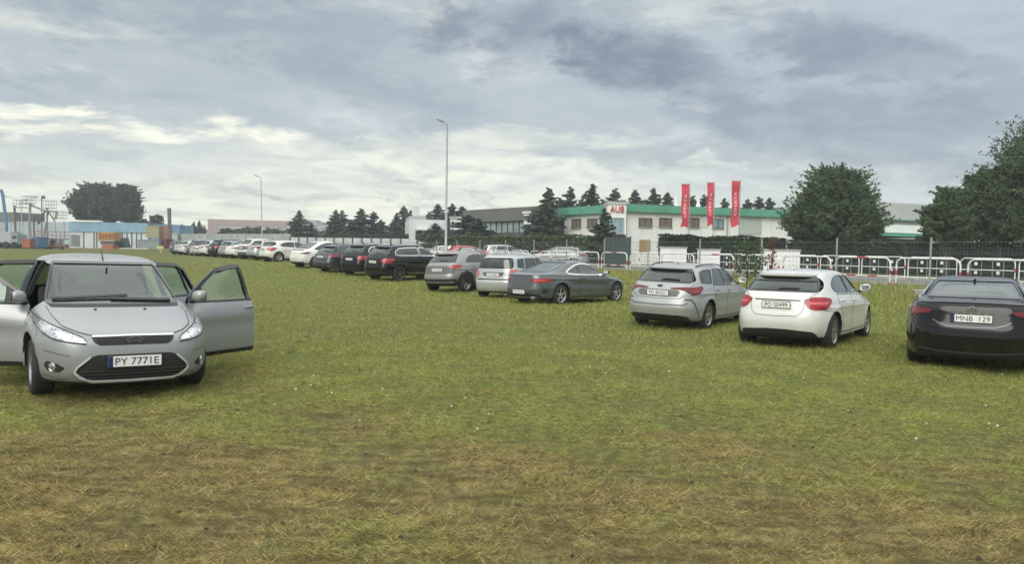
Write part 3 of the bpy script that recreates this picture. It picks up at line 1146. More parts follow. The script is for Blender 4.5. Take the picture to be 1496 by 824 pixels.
C_ROWS = [(.19, -2.10, 2.05, .80), (.25, -2.24, 2.18, .86), (.38, -2.34, 2.26, .885), (.52, -2.37, 2.28, .895), (.62, -2.345, 2.24, .896), (.72, -2.31, 2.12, .892), (.82, -2.28, 1.86, .885),
          (.91, -2.235, 1.48, .866), (.98, -2.18, 1.14, .835), (1.03, -2.13, .99, .805), (1.15, -1.99, .74, .752), (1.26, -1.86, .50, .70), (1.35, -1.73, .26, .642), (1.40, -1.58, .06, .59),
          (1.435, -1.25, -.16, .50), (1.455, -.90, -.36, .28), (1.462, -.70, -.50, .05)]
COROLLA = dict(rows=C_ROWS, wb=2.70, R=.325, belt=.955, paint=SILVER2, cabin=True, wheel='twin', K=28, step=.032,
    shape=dict(crease=.80, arch=.378, flare=.022, nrb=5.0),
    windows=[dict(view='front', poly=mirror([(.71, 1.02), (.62, 1.24), (.56, 1.35)]), glass=SCREENGLASS),
             dict(view='rear', poly=mirror([(.66, 1.065), (.70, 1.11), (.62, 1.24), (.54, 1.345)]), glass=DARKGLASS, trim=GLOSSBLACK, tw=.03, rnd=.03),
             dict(view='side', poly=[(.90, .985), (.58, 1.18), (.30, 1.305), (.05, 1.345), (-.10, 1.35), (-.13, 1.0)], glass=MIDGLASS, trim=GLOSSBLACK, tw=.022),
             dict(view='side', poly=[(-.20, 1.0), (-.18, 1.35), (-.72, 1.345), (-1.0, 1.02)], glass=MIDGLASS, trim=GLOSSBLACK, tw=.022),
             dict(view='side', poly=[(-1.10, 1.03), (-.87, 1.34), (-1.30, 1.32), (-1.50, 1.28), (-1.62, 1.13), (-1.62, 1.06)], glass=DARKGLASS, trim=GLOSSBLACK, tw=.022, rnd=.05)],
    patches=[
        ('rear_screen_shade', mirror([(.60, 1.285), (.55, 1.35)]), 'rear', .010, GLOSSBLACK, .01),
        ('taillight', [(.25, .935), (.42, .955), (.72, .965), (1.10, .985), (1.14, .93), (1.02, .83), (.78, .80), (.68, .85), (.56, .905), (.28, .915)], 'rear', .010, DARKRED, .015,
            dict(both=True, grid=.03, subs=[('brake_lamp', [(.78, .84), (.98, .86), (1.06, .93), (.86, .925)], .013, REDLAMP, .02)])),
        ('rear_diffuser', mirror([(.76, .24), (.70, .335), (.50, .36)]), 'rear', .005, BLACK, .02),
        ('number_recess', mirror([(.44, .76), (.50, .86), (.42, .90)]), 'rear', .003, mat('recess_grey', (.10, .105, .105), .5), .02),
        ('badge', mirror([(.02, .945), (.065, .96), (.065, .985), (.02, 1.0)]), 'rear', .009, mat('badge_blue', (.03, .06, .11), .2, metal=.4), .02),
        ('headlight', [(.50, .62), (.84, .64), (1.10, .72), (1.22, .80), (.95, .74), (.60, .68)], 'front', .008, CLEARLAMP, .02, dict(both=True)),
        ('grille', mirror([(.56, .28), (.40, .55)]), 'front', .006, BLACK, .03)],
    strokes=[('bumper_crease', [(-.70, .63), (-.60, .585), (0, .575), (.60, .585), (.70, .63)], 'rear', .028, .004, mat('recess_grey', (.10, .105, .105), .5)),
             ('corner_gap', [(.62, .70), (.78, .70), (.92, .60), (1.02, .46), (1.06, .30)], 'rear', .024, .004, BLACK, dict(both=True)),
             ('corner_blade', [(.56, .365), (.70, .345), (.80, .275)], 'rear', .030, .014, CHROME, dict(both=True, depth=.015)),
             ('hatch_gap', [(.72, .98), (.78, 1.05), (.74, 1.13), (.60, 1.34)], 'rear', .008, .003, BLACK, dict(both=True)),
             ('hatch_gap', [(.60, .80), (.52, .72), (0, .705), (-.52, .72), (-.60, .80)], 'rear', .008, .003, BLACK),
             ('rear_wiper', [(.02, 1.09), (-.05, 1.12), (-.40, 1.11)], 'rear', .024, .024, BLACK, dict(depth=.012)),
             ('sill_strip', [(.92, .235), (-.88, .235)], 'side', .03, .012, SILVER2, dict(depth=.02))],
    doors=[dict(poly=[(.92, .29), (.93, .62), (.91, .95), (-.155, .97), (-.165, .29)], handle=(.02, .88)),
           dict(poly=[(-.175, .29), (-.165, .97), (-1.06, 1.0), (-1.10, .86), (-.98, .70), (-.90, .52), (-.84, .29)], handle=(-.80, .90))],
    mirror=(.82, .985), mirror_m=SILVER2, spoiler=(1.355, .56, .13, .03), handle_m=SILVER2,
    rails=(-1.45, .25, 1.425, .56), antenna=(-1.15, 1.452),
    plates=[('rear', .83, 'PO 8H521', True, False, .50, .11)])

S_ROWS = [(.18, -2.20, 2.10, .83), (.24, -2.40, 2.26, .885), (.38, -2.49, 2.34, .912), (.54, -2.515, 2.36, .92), (.66, -2.505, 2.30, .922), (.76, -2.48, 2.12, .918), (.86, -2.46, 1.78, .908),
          (.94, -2.445, 1.40, .89), (1.0, -2.42, 1.10, .862), (1.04, -2.38, .98, .832), (1.068, -2.28, .92, .806), (1.085, -2.08, .87, .782), (1.11, -1.84, .80, .760), (1.20, -1.56, .60, .712),
          (1.30, -1.25, .34, .655), (1.375, -.98, .10, .60), (1.415, -.76, -.07, .53), (1.438, -.52, -.20, .36), (1.445, -.36, -.28, .06)]
CAMRY = dict(rows=S_ROWS, wb=2.825, R=.335, belt=.965, paint=BLACKP, cabin=True, wheel='five', K=30, step=.030, dash=1.0,
    shape=dict(crease=.82, arch=.388, flare=.018, nrb=5.0, nfb=4.4),
    windows=[dict(view='front', poly=mirror([(.73, 1.03), (.64, 1.25), (.57, 1.36)]), glass=SCREENGLASS, cut=-.3),
             dict(view='rear', poly=mirror([(.70, 1.125), (.66, 1.21), (.60, 1.30), (.54, 1.375)]), glass=glass('green_screen', (.25, .32, .30), .6), trim=GLOSSBLACK, tw=.03, rnd=.03, cut=-.7),
             dict(view='side', poly=[(.90, 1.0), (.58, 1.20), (.30, 1.32), (.05, 1.355), (-.10, 1.36), (-.13, 1.01)], glass=MIDGLASS, trim=CHROME, tw=.018),
             dict(view='side', poly=[(-.20, 1.01), (-.18, 1.36), (-.62, 1.34), (-.98, 1.23), (-1.22, 1.08), (-1.10, 1.03)], glass=MIDGLASS, trim=CHROME, tw=.018)],
    patches=[
        ('taillight', [(.50, .93), (.70, .955), (.94, .965), (1.20, .95), (1.16, .895), (1.0, .85), (.84, .845), (.70, .86), (.56, .885)], 'rear', .010, DARKRED, .02,
            dict(both=True, grid=.03, subs=[('brake_lamp', [(.66, .905), (.90, .915), (1.10, .92), (1.06, .90), (.90, .89), (.68, .885)], .014, REDLAMP, .008),
                                            ('brake_lamp', [(.70, .935), (.90, .95), (1.08, .95), (.90, .937)], .014, REDLAMP, .004)])),
        ('rear_diffuser', mirror([(.80, .22), (.78, .33), (.60, .30), (0, .30)]), 'rear', .005, BLACK, .02),
        ('headlight', [(.50, .66), (.84, .68), (1.10, .75), (.95, .77), (.60, .72)], 'front', .008, CLEARLAMP, .02, dict(both=True)),
        ('grille', mirror([(.66, .26), (.60, .52)]), 'front', .006, BLACK, .03)],
    strokes=[('boot_trim', [(.50, .79), (.42, .74), (.30, .700), (0, .692), (-.30, .700), (-.42, .74), (-.50, .79)], 'rear', .016, .012, mat('dull_chrome', (.13, .135, .14), .35, metal=.8), dict(depth=.015)),
             ('boot_gap', [(.56, .93), (.66, 1.03), (.70, 1.06)], 'rear', .008, .003, GLOSSBLACK, dict(both=True)),
             ('bumper_gap', [(-1.15, .80), (-.76, .70), (-.66, .645), (0, .635), (.66, .645), (.76, .70), (1.15, .80)], 'rear', .008, .004, GLOSSBLACK),
             ('bumper_blade', [(-.84, .30), (-.66, .345), (-.40, .315), (0, .305), (.40, .315), (.66, .345), (.84, .30)], 'rear', .022, .010, mat('dull_chrome', (.13, .135, .14), .35, metal=.8), dict(depth=.015)),
             ('boot_lip', [(-.74, 1.045), (-.40, 1.055), (0, 1.058), (.40, 1.055), (.74, 1.045)], 'rear', .024, .012, BLACKP, dict(depth=.02))],
    doors=[dict(poly=[(.96, .29), (.97, .62), (.95, .955), (-.155, .98), (-.165, .29)], handle=(.02, .88)),
           dict(poly=[(-.175, .29), (-.165, .98), (-1.12, 1.0), (-1.14, .86), (-1.02, .70), (-.96, .52), (-.90, .29)], handle=(-.86, .90))],
    mirror=(.84, 1.0), handle_m=CHROME, antenna=(-.95, 1.405), aerial_dark=True,
    plates=[('rear', .825, 'MNB  129', True, True, .52, .11)])

K_ROWS = [(.17, -2.14, 2.0, .80), (.23, -2.34, 2.14, .865), (.36, -2.43, 2.21, .893), (.50, -2.46, 2.23, .903), (.62, -2.44, 2.19, .905), (.71, -2.425, 2.06, .902), (.79, -2.415, 1.82, .894),
          (.87, -2.405, 1.46, .878), (.93, -2.39, 1.12, .855), (.97, -2.33, .98, .828), (.995, -2.18, .90, .802), (1.02, -1.98, .84, .778), (1.10, -1.64, .68, .724), (1.20, -1.28, .44, .66),
          (1.29, -.96, .20, .60), (1.345, -.74, .04, .55), (1.38, -.54, -.08, .45), (1.40, -.36, -.18, .24), (1.405, -.28, -.22, .05)]
COUPE = dict(rear_seat=False, seat_z=.14, seat_x=.1, rows=K_ROWS, wb=2.84, R=.332, belt=.905, paint=GREY, cabin=True, wheel='five', K=28, step=.032, dash=.95,
    shape=dict(crease=.80, arch=.388, flare=.022, nrb=4.8, nfb=4.4),
    windows=[dict(view='front', poly=mirror([(.72, .97), (.62, 1.18), (.55, 1.30)]), glass=SCREENGLASS, cut=-.3),
             dict(view='rear', poly=mirror([(.62, 1.035), (.60, 1.15), (.53, 1.27), (.48, 1.33)]), glass=DARKGLASS, trim=GLOSSBLACK, tw=.02, cut=-.5),
             dict(view='side', poly=[(.80, .935), (.52, 1.10), (.24, 1.23), (-.02, 1.285), (-.30, 1.285), (-.60, 1.225), (-.90, 1.12), (-1.10, 1.03), (-1.05, .985), (-.75, .955), (0, .935)], glass=MIDGLASS, trim=CHROME, tw=.034, rnd=.06)],
    patches=[
        ('door_pillar', [(-.44, .95), (-.36, 1.27), (-.46, 1.265), (-.56, .96)], 'side', .004, GLOSSBLACK, .005),
        ('taillight', [(.42, .80), (.60, .835), (.86, .85), (1.16, .84), (1.20, .80), (1.08, .735), (.84, .715), (.58, .72), (.46, .75)], 'rear', .010, REDLAMP, .03, dict(both=True, grid=.03,
            subs=[('lamp_glow_band', [(.56, .79), (.80, .805), (1.02, .80), (.98, .775), (.78, .77), (.58, .765)], .013, mat('pink_lamp', (.62, .09, .10), .15, coat=.8), .01)])),
        ('boot_shade', mirror([(.40, .905), (.56, .93)]), 'rear', .004, GLOSSBLACK, .0),
        ('rear_diffuser', mirror([(.80, .22), (.76, .34), (.60, .38), (.30, .39)]), 'rear', .005, BLACK, .03),
        ('bumper_vent', [(.84, .40), (1.02, .40), (1.14, .50), (.90, .55)], 'rear', .005, BLACK, .02, dict(both=True)),
        ('headlight', [(.50, .58), (.84, .60), (1.10, .70), (.95, .72), (.60, .66)], 'front', .008, CLEARLAMP, .02, dict(both=True)),
        ('grille', mirror([(.40, .40), (.46, .62)]), 'front', .006, BLACK, .03)],
    strokes=[('bumper_trim', [(-.70, .265), (0, .255), (.70, .265)], 'rear', .020, .012, CHROME, dict(depth=.015)),
             ('boot_gap', [(.46, .74), (.50, .66), (.40, .58), (0, .57), (-.40, .58), (-.50, .66), (-.46, .74)], 'rear', .008, .003, BLACK),
             ('sill_strip', [(.92, .215), (-.96, .215)], 'side', .03, .012, CHROME, dict(depth=.02))],
    doors=[dict(poly=[(.88, .29), (.90, .62), (.86, .90), (-.50, .925), (-.58, .70), (-.56, .29)], handle=(-.32, .82))],
    mirror=(.74, .935), mirror_m=GLOSSBLACK, handle_m=GREY,
    exhaust=[(.58, .26, .045), (-.58, .26, .045)],
    plates=[('rear', .42, 'PO 7K410', False, False, .50, .11)])

G_ROWS = [(.23, -1.95, 1.98, .79), (.30, -2.08, 2.12, .865), (.44, -2.15, 2.20, .905), (.58, -2.165, 2.22, .915), (.70, -2.14, 2.18, .917), (.82, -2.10, 2.08, .912), (.92, -2.08, 1.86, .90),
          (1.02, -2.03, 1.46, .88), (1.08, -1.98, 1.16, .85), (1.14, -1.93, 1.0, .815), (1.26, -1.80, .76, .765), (1.38, -1.67, .50, .71), (1.48, -1.54, .26, .65), (1.54, -1.40, .06, .59),
          (1.585, -1.10, -.16, .49), (1.608, -.80, -.36, .28), (1.615, -.62, -.48, .05)]
GLA = dict(rows=G_ROWS, wb=2.73, R=.350, belt=1.06, paint=CHAMP, wheel='five', K=24, step=.04, clad=.40,
    shape=dict(crease=.88, arch=.40, flare=.030, nrb=4.8),
    windows=[dict(view='front', poly=mirror([(.72, 1.12), (.64, 1.34), (.57, 1.48)]), glass=DARKGLASS),
             dict(view='rear', poly=mirror([(.66, 1.17), (.66, 1.24), (.60, 1.36), (.54, 1.47)]), glass=DARKGLASS, trim=GLOSSBLACK, tw=.03, rnd=.03),
             dict(view='side', poly=[(.86, 1.10), (.56, 1.30), (.28, 1.43), (.02, 1.475), (-.13, 1.475), (-.13, 1.12)], glass=DARKGLASS, trim=GLOSSBLACK, tw=.02),
             dict(view='side', poly=[(-.20, 1.12), (-.20, 1.475), (-.72, 1.455), (-1.02, 1.37), (-1.24, 1.22), (-1.22, 1.15)], glass=DARKGLASS, trim=GLOSSBLACK, tw=.02, rnd=.05)],
    patches=[
        ('rear_screen_shade', mirror([(.60, 1.41), (.55, 1.475)]), 'rear', .010, GLOSSBLACK, .01),
        ('number_recess', mirror([(.46, .70), (.80, .74), (.80, .92), (.50, 1.02)]), 'rear', .004, mat('recess_grey', (.10, .105, .105), .5), .04),
        ('taillight', [(.48, .965), (.66, 1.045), (.86, 1.065), (1.08, 1.045), (1.10, 1.0), (.92, .93), (.72, .905)], 'rear', .012, REDLAMP, .03, dict(both=True, grid=.03)),
        ('rear_bumper_cover', mirror([(.85, .26), (.90, .52), (.50, .50)]), 'rear', .005, BLACK, .03),
        ('headlight', [(.52, .78), (.84, .80), (1.05, .86), (.95, .94), (.62, .88)], 'front', .008, CLEARLAMP, .03, dict(both=True)),
        ('grille', mirror([(.40, .60), (.46, .84)]), 'front', .006, BLACK, .03),
        ('wheel_arch_trim', [(-1.86, .30), (-1.84, .52), (-1.70, .74), (-1.365, .86), (-1.03, .74), (-.89, .52), (-.87, .30)], 'side', .004, BLACK, .06),
        ('wheel_arch_trim', [(.87, .30), (.89, .52), (1.03, .74), (1.365, .86), (1.70, .74), (1.82, .52), (1.84, .30)], 'side', .004, BLACK, .06)],
    strokes=[('bumper_trim', [(-.88, .59), (-.70, .565), (0, .56), (.70, .565), (.88, .59)], 'rear', .045, .010, SILVER, dict(depth=.02)),
             ('skid_trim', [(-.76, .40), (-.60, .385), (0, .375), (.60, .385), (.76, .40)], 'rear', .035, .010, SILVER, dict(depth=.02)),
             ('window_line', [(.90, 1.085), (0, 1.105), (-1.2, 1.13)], 'side', .018, .012, CHROME),
             ('rear_wiper', [(.02, 1.20), (-.05, 1.225), (-.34, 1.22)], 'rear', .026, .022, BLACK, dict(depth=.012))],
    doors=[dict(poly=[(.90, .42), (.92, .72), (.90, 1.05), (-.155, 1.075), (-.165, .42)], handle=(.02, .98)),
           dict(poly=[(-.175, .42), (-.165, 1.075), (-1.10, 1.10), (-1.12, .98), (-1.0, .84), (-.90, .66), (-.86, .42)], handle=(-.80, 1.0))],
    mirror=(.80, 1.10), spoiler=(1.485, .55, .13, .03), rails=(-1.35, .22, 1.575, .55), rail_m=CHROME,
    plates=[('rear', .86, 'PZ 6T08', False, False, .50, .11)])

X_ROWS = [(.27, -2.15, 2.15, .84), (.34, -2.30, 2.30, .92), (.50, -2.38, 2.40, .96), (.66, -2.39, 2.42, .97), (.80, -2.36, 2.38, .972), (.92, -2.33, 2.26, .968), (1.02, -2.30, 2.02, .955),
          (1.12, -2.25, 1.56, .93), (1.18, -2.20, 1.26, .90), (1.24, -2.15, 1.10, .865), (1.38, -2.02, .82, .81), (1.50, -1.89, .56, .755), (1.60, -1.77, .32, .70), (1.67, -1.62, .10, .64),
          (1.72, -1.28, -.14, .54), (1.748, -.92, -.36, .30), (1.757, -.70, -.50, .05)]
XFIVE = dict(rows=X_ROWS, wb=2.93, R=.385, belt=1.16, paint=BLACKP, wheel='dark', K=24, step=.04, clad=.36,
    shape=dict(crease=.98, arch=.435, flare=.025, nrb=5.0),
    windows=[dict(view='front', poly=mirror([(.78, 1.22), (.70, 1.46), (.62, 1.60)]), glass=DARKGLASS),
             dict(view='rear', poly=mirror([(.74, 1.27), (.72, 1.36), (.66, 1.50), (.60, 1.61)]), glass=DARKGLASS, trim=GLOSSBLACK, tw=.03, rnd=.03),
             dict(view='side', poly=[(.98, 1.20), (.64, 1.42), (.36, 1.545), (.10, 1.60), (-.14, 1.60), (-.14, 1.22)], glass=DARKGLASS, trim=CHROME, tw=.028),
             dict(view='side', poly=[(-.22, 1.22), (-.22, 1.60), (-1.0, 1.59), (-1.38, 1.56), (-1.62, 1.42), (-1.66, 1.28), (-1.50, 1.24)], glass=DARKGLASS, trim=CHROME, tw=.028, rnd=.06)],
    patches=[
        ('taillight', [(.50, .98), (.62, 1.09), (.90, 1.11), (1.14, 1.08), (1.16, .98), (.98, .88), (.70, .88)], 'rear', .012, REDLAMP, .04, dict(both=True, grid=.03)),
        ('bumper_reflector', [(.60, .62), (.86, .62), (.86, .66), (.60, .66)], 'rear', .008, DARKRED, .01, dict(both=True)),
        ('rear_diffuser', mirror([(.84, .32), (.80, .50), (.30, .48)]), 'rear', .005, BLACK, .03),
        ('headlight', [(.52, .84), (.84, .86), (1.10, .92), (.95, 1.0), (.62, .96)], 'front', .008, CLEARLAMP, .03, dict(both=True)),
        ('grille', mirror([(.40, .66), (.44, .94)]), 'front', .006, CHROME, .03)],
    strokes=[('sill_strip', [(1.0, .40), (-1.0, .40)], 'side', .03, .014, CHROME, dict(depth=.02)),
             ('rear_wiper', [(.02, 1.30), (-.05, 1.32), (-.40, 1.32)], 'rear', .026, .022, BLACK, dict(depth=.012))],
    doors=[dict(poly=[(1.0, .46), (1.02, .80), (1.0, 1.15), (-.165, 1.175), (-.175, .46)], handle=(.02, 1.06)),
           dict(poly=[(-.19, .46), (-.18, 1.175), (-1.16, 1.20), (-1.20, 1.06), (-1.08, .92), (-1.0, .72), (-.95, .46)], handle=(-.86, 1.08))],
    mirror=(.92, 1.21), spoiler=(1.62, .60, .16, .035), rails=(-1.50, .30, 1.70, .60), rail_m=CHROME, antenna=(-1.2, 1.745),
    plates=[('rear', .92, 'WX 1208', False, False, .50, .11)])

B_ROWS = [(.20, -1.80, 1.95, .78), (.27, -1.94, 2.06, .84), (.42, -1.99, 2.12, .868), (.56, -2.0, 2.13, .878), (.68, -1.97, 2.10, .880), (.80, -1.94, 1.98, .876), (.90, -1.925, 1.70, .862),
          (1.0, -1.905, 1.28, .84), (1.05, -1.895, 1.10, .82), (1.18, -1.86, .86, .78), (1.30, -1.82, .62, .74), (1.40, -1.77, .40, .70), (1.47, -1.68, .16, .65), (1.515, -1.40, -.08, .54),
          (1.54, -1.0, -.34, .30), (1.548, -.74, -.50, .05)]
BOXY = dict(rows=B_ROWS, wb=2.58, R=.315, belt=1.0, paint=LSILVER, cabin=True, wheel='cover', K=24, step=.04, dash=1.0,
    shape=dict(crease=.84, arch=.368, flare=.022, nrb=6.0),
    windows=[dict(view='front', poly=mirror([(.70, 1.07), (.64, 1.28), (.60, 1.40)]), glass=SCREENGLASS),
             dict(view='rear', poly=mirror([(.70, 1.07), (.67, 1.24), (.62, 1.41)]), glass=glass('green_back', (.35, .50, .46), .8), trim=GLOSSBLACK, tw=.03, rnd=.03),
             dict(view='side', poly=[(.92, 1.05), (.66, 1.24), (.44, 1.37), (.20, 1.415), (-.10, 1.42), (-.13, 1.06)], glass=MIDGLASS, trim=GLOSSBLACK, tw=.022),
             dict(view='side', poly=[(-.20, 1.06), (-.18, 1.42), (-.90, 1.41), (-1.02, 1.07)], glass=MIDGLASS, trim=GLOSSBLACK, tw=.022),
             dict(view='side', poly=[(-1.12, 1.08), (-1.02, 1.40), (-1.42, 1.37), (-1.52, 1.10)], glass=DARKGLASS, trim=GLOSSBLACK, tw=.022)],
    patches=[
        ('taillight', [(.56, .80), (.72, .76), (.96, .78), (1.0, 1.0), (.86, 1.04), (.62, 1.03)], 'rear', .010, mat('pale_red_lamp', (.45, .14, .13), .2, coat=.6), .03, dict(both=True, grid=.03)),
        ('number_recess', mirror([(.36, .78), (.42, .90), (.40, .93)]), 'rear', .004, mat('recess_grey', (.10, .105, .105), .5), .02),
        ('boot_lip_recess', mirror([(.60, .655), (.66, .70)]), 'rear', .004, BLACK, .0),
        ('headlight', [(.52, .72), (.84, .74), (1.05, .82), (.95, .88), (.62, .82)], 'front', .008, CLEARLAMP, .03, dict(both=True)),
        ('grille', mirror([(.40, .50), (.46, .64)]), 'front', .006, BLACK, .03)],
    strokes=[('hatch_gap', [(.70, .71), (.74, .80)], 'rear', .008, .003, BLACK, dict(both=True))],
    doors=[dict(poly=[(.92, .30), (.93, .62), (.91, .99), (-.155, 1.01), (-.165, .30)], handle=(.02, .92)),
           dict(poly=[(-.175, .30), (-.165, 1.01), (-1.02, 1.02), (-1.04, .86), (-.94, .70), (-.86, .52), (-.82, .30)], handle=(-.78, .93))],
    mirror=(.84, 1.06), plates=[('rear', .84, 'PO 3M67', True, False, .50, .11)])

T_ROWS = [(.22, -2.10, 2.05, .82), (.28, -2.26, 2.20, .90), (.42, -2.34, 2.29, .945), (.58, -2.355, 2.31, .958), (.72, -2.33, 2.24, .96), (.84, -2.305, 2.02, .95), (.94, -2.28, 1.66, .93),
          (1.01, -2.24, 1.34, .90), (1.06, -2.16, 1.14, .865), (1.09, -2.04, 1.04, .835), (1.16, -1.86, .90, .80), (1.28, -1.62, .66, .745), (1.40, -1.38, .40, .68), (1.49, -1.16, .18, .62),
          (1.55, -.92, -.02, .55), (1.60, -.66, -.16, .42), (1.622, -.48, -.26, .22), (1.627, -.40, -.32, .05)]
TESLA = dict(rows=T_ROWS, wb=2.89, R=.355, belt=1.0, paint=WHITE, wheel='dark', K=22, step=.045, clad=.30,
    shape=dict(crease=.86, arch=.41, flare=.02, nrb=4.7),
    windows=[dict(view='front', poly=mirror([(.76, 1.09), (.66, 1.34), (.58, 1.49)]), glass=DARKGLASS),
             dict(view='rear', poly=mirror([(.66, 1.15), (.62, 1.28), (.56, 1.42), (.50, 1.50)]), glass=DARKGLASS, trim=GLOSSBLACK, tw=.02),
             dict(view='side', poly=[(1.0, 1.03), (.64, 1.26), (.36, 1.41), (.10, 1.49), (-.12, 1.50), (-.12, 1.06)], glass=DARKGLASS, trim=GLOSSBLACK, tw=.02),
             dict(view='side', poly=[(-.19, 1.06), (-.19, 1.50), (-.60, 1.48), (-.98, 1.37), (-1.40, 1.18), (-1.46, 1.12), (-1.2, 1.08)], glass=DARKGLASS, trim=GLOSSBLACK, tw=.02, rnd=.05)],
    patches=[('taillight', [(.52, .89), (.72, .95), (1.12, .98), (1.14, .93), (.92, .85), (.66, .84)], 'rear', .010, DARKRED, .02, dict(both=True, grid=.03)),
             ('number_recess', mirror([(.30, .60), (.34, .74)]), 'rear', .004, WHITE, .02),
             ('rear_diffuser', mirror([(.80, .25), (.76, .40), (.30, .38)]), 'rear', .005, BLACK, .03)],
    strokes=[('boot_lip', [(-.66, 1.05), (0, 1.07), (.66, 1.05)], 'rear', .03, .02, GLOSSBLACK, dict(depth=.02))],
    doors=[dict(poly=[(1.0, .36), (1.02, .72), (1.0, 1.0), (-.145, 1.02), (-.155, .36)], handle=(.02, .93)),
           dict(poly=[(-.165, .36), (-.155, 1.02), (-1.20, 1.04), (-1.16, .86), (-1.0, .72), (-.96, .36)], handle=(-.86, .95))],
    mirror=(.92, 1.04), plates=[('rear', .66, '', False, False, .50, .11)])


# ------------------------------------------------------------------ the silver hatchback with its open doors
def pos(px, py, d):
    p = at(px, py, d)
    return p.x, p.y


def place(root, x, y, deg):
    """stand a car on the ground with its wheels on the slope"""
    t = math.radians(deg)
    c, s = math.cos(t), math.sin(t)
    f = Hg([x + c * 1.35, x - c * 1.35, x - s * .75, x + s * .75], [y + s * 1.35, y - s * 1.35, y + c * .75, y - c * .75])
    root.location = (x, y, float(sum(f)) / 4 - .015)
    root.rotation_euler = (math.atan2(float(f[2] - f[3]), 1.5), -math.atan2(float(f[0] - f[1]), 2.7), t)


def clip_poly(poly, z, above):
    out = []
    n = len(poly)
    for i in range(n):
        a, b = poly[i], poly[(i + 1) % n]
        ia = (a[1] >= z) == above; ib = (b[1] >= z) == above
        if ia: out.append(a)
        if ia != ib:
            t = (z - a[1]) / (b[1] - a[1])
            out.append((a[0] + (b[0] - a[0]) * t, z))
    return out


def shift_mesh(vf, dx, dy):
    return [Vector((v[0] - dx, v[1] - dy, v[2])) for v in vf[0]], vf[1]


def open_door(root, sh, outline, hx, deg, sd, mirror_at=None, handle_at=None, belt=.965):
    hy = sd * (sh.side(hx, .6) - .02)
    sh.clampu = .80
    door = link('open_door', None, root, (hx, hy, 0), -sd * math.radians(deg))

    def add(par, name, vf, m, sm=45):
        a = shift_mesh(vf, hx, hy)
        return obj(name, merge(a), m, par, sm=sm)
    low = clip_poly(outline, belt, False)
    outer = patch(sh, low, 'side', sd, .003, .085, .07, .02)
    add(door, 'door_skin', outer, SILVER, 40)
    iv, iff = patch(sh, [((u - hx) * .985 + hx, z * .985 + .012) for u, z in low], 'side', sd, -.086, 0, .09, .02)
    add(door, 'door_lining', (iv, [tuple(reversed(f)) for f in iff]), TRIM)
    up = [p for p in clip_poly(outline, belt, True)]
    # frame runs over the upper outline; leave the belt edge out
    k = max(range(len(up)), key=lambda i: (abs(up[i][1] - belt) < 1e-6) and (abs(up[(i + 1) % len(up)][1] - belt) < 1e-6))
    run = up[k + 1:] + up[:k + 1]
    cx = sum(p[0] for p in up) / len(up); cz = 1.15
    ins = [(cx + (x - cx) * .95, z - .022 if z > 1.2 else z) for x, z in run]
    add(door, 'window_frame', stroke(sh, ins, 'side', sd, .046, .002, False, .05, .045), GLOSSBLACK)
    add(door, 'window_seal', stroke(sh, [run[0], run[-1]], 'side', sd, .022, .008, False, .06, .05), BLACK)
    g = patch(sh, [(cx + (x - cx) * .93, z - .02 if z > 1.2 else z) for x, z in run], 'side', sd, -.02, 0, .09)
    add(door, 'door_glass', g, glass('door_glass', (.50, .68, .60), .88), 60)
    if outline is RD:
        add(door, 'quarter_bar', stroke(sh, [(-.92, belt), (-.86, 1.37)], 'side', sd, .03, -.005, False, .05, .03), BLACK)
    sm_ = stroke(sh, [(min(p[0] for p in low) + .04, .36), (hx - .03, .36)], 'side', sd, .05, .006, False, .06, .01)
    add(door, 'sill_band', stroke(sh, [(min(p[0] for p in low) + .02, .292), (hx - .02, .292)], 'side', sd, .05, .007, False, .06, .02), BLACK)
    if handle_at:
        o = handle(door, sh, handle_at[0], handle_at[1], SILVER, sd)
        o.location = (-hx, -hy, 0)
    if mirror_at:
        o = add_mirror(door, sh, mirror_at[0], mirror_at[1], SILVER, sd, .20)
        o.location = (-hx, -hy, 0)
        tri = patch(sh, [(.90, .965), (.80, 1.055), (.62, 1.165), (.66, .965)], 'side', sd, .012, .03, .06)
        add(door, 'mirror_triangle', tri, BLACK)
    sh.clampu = .9999
    return door


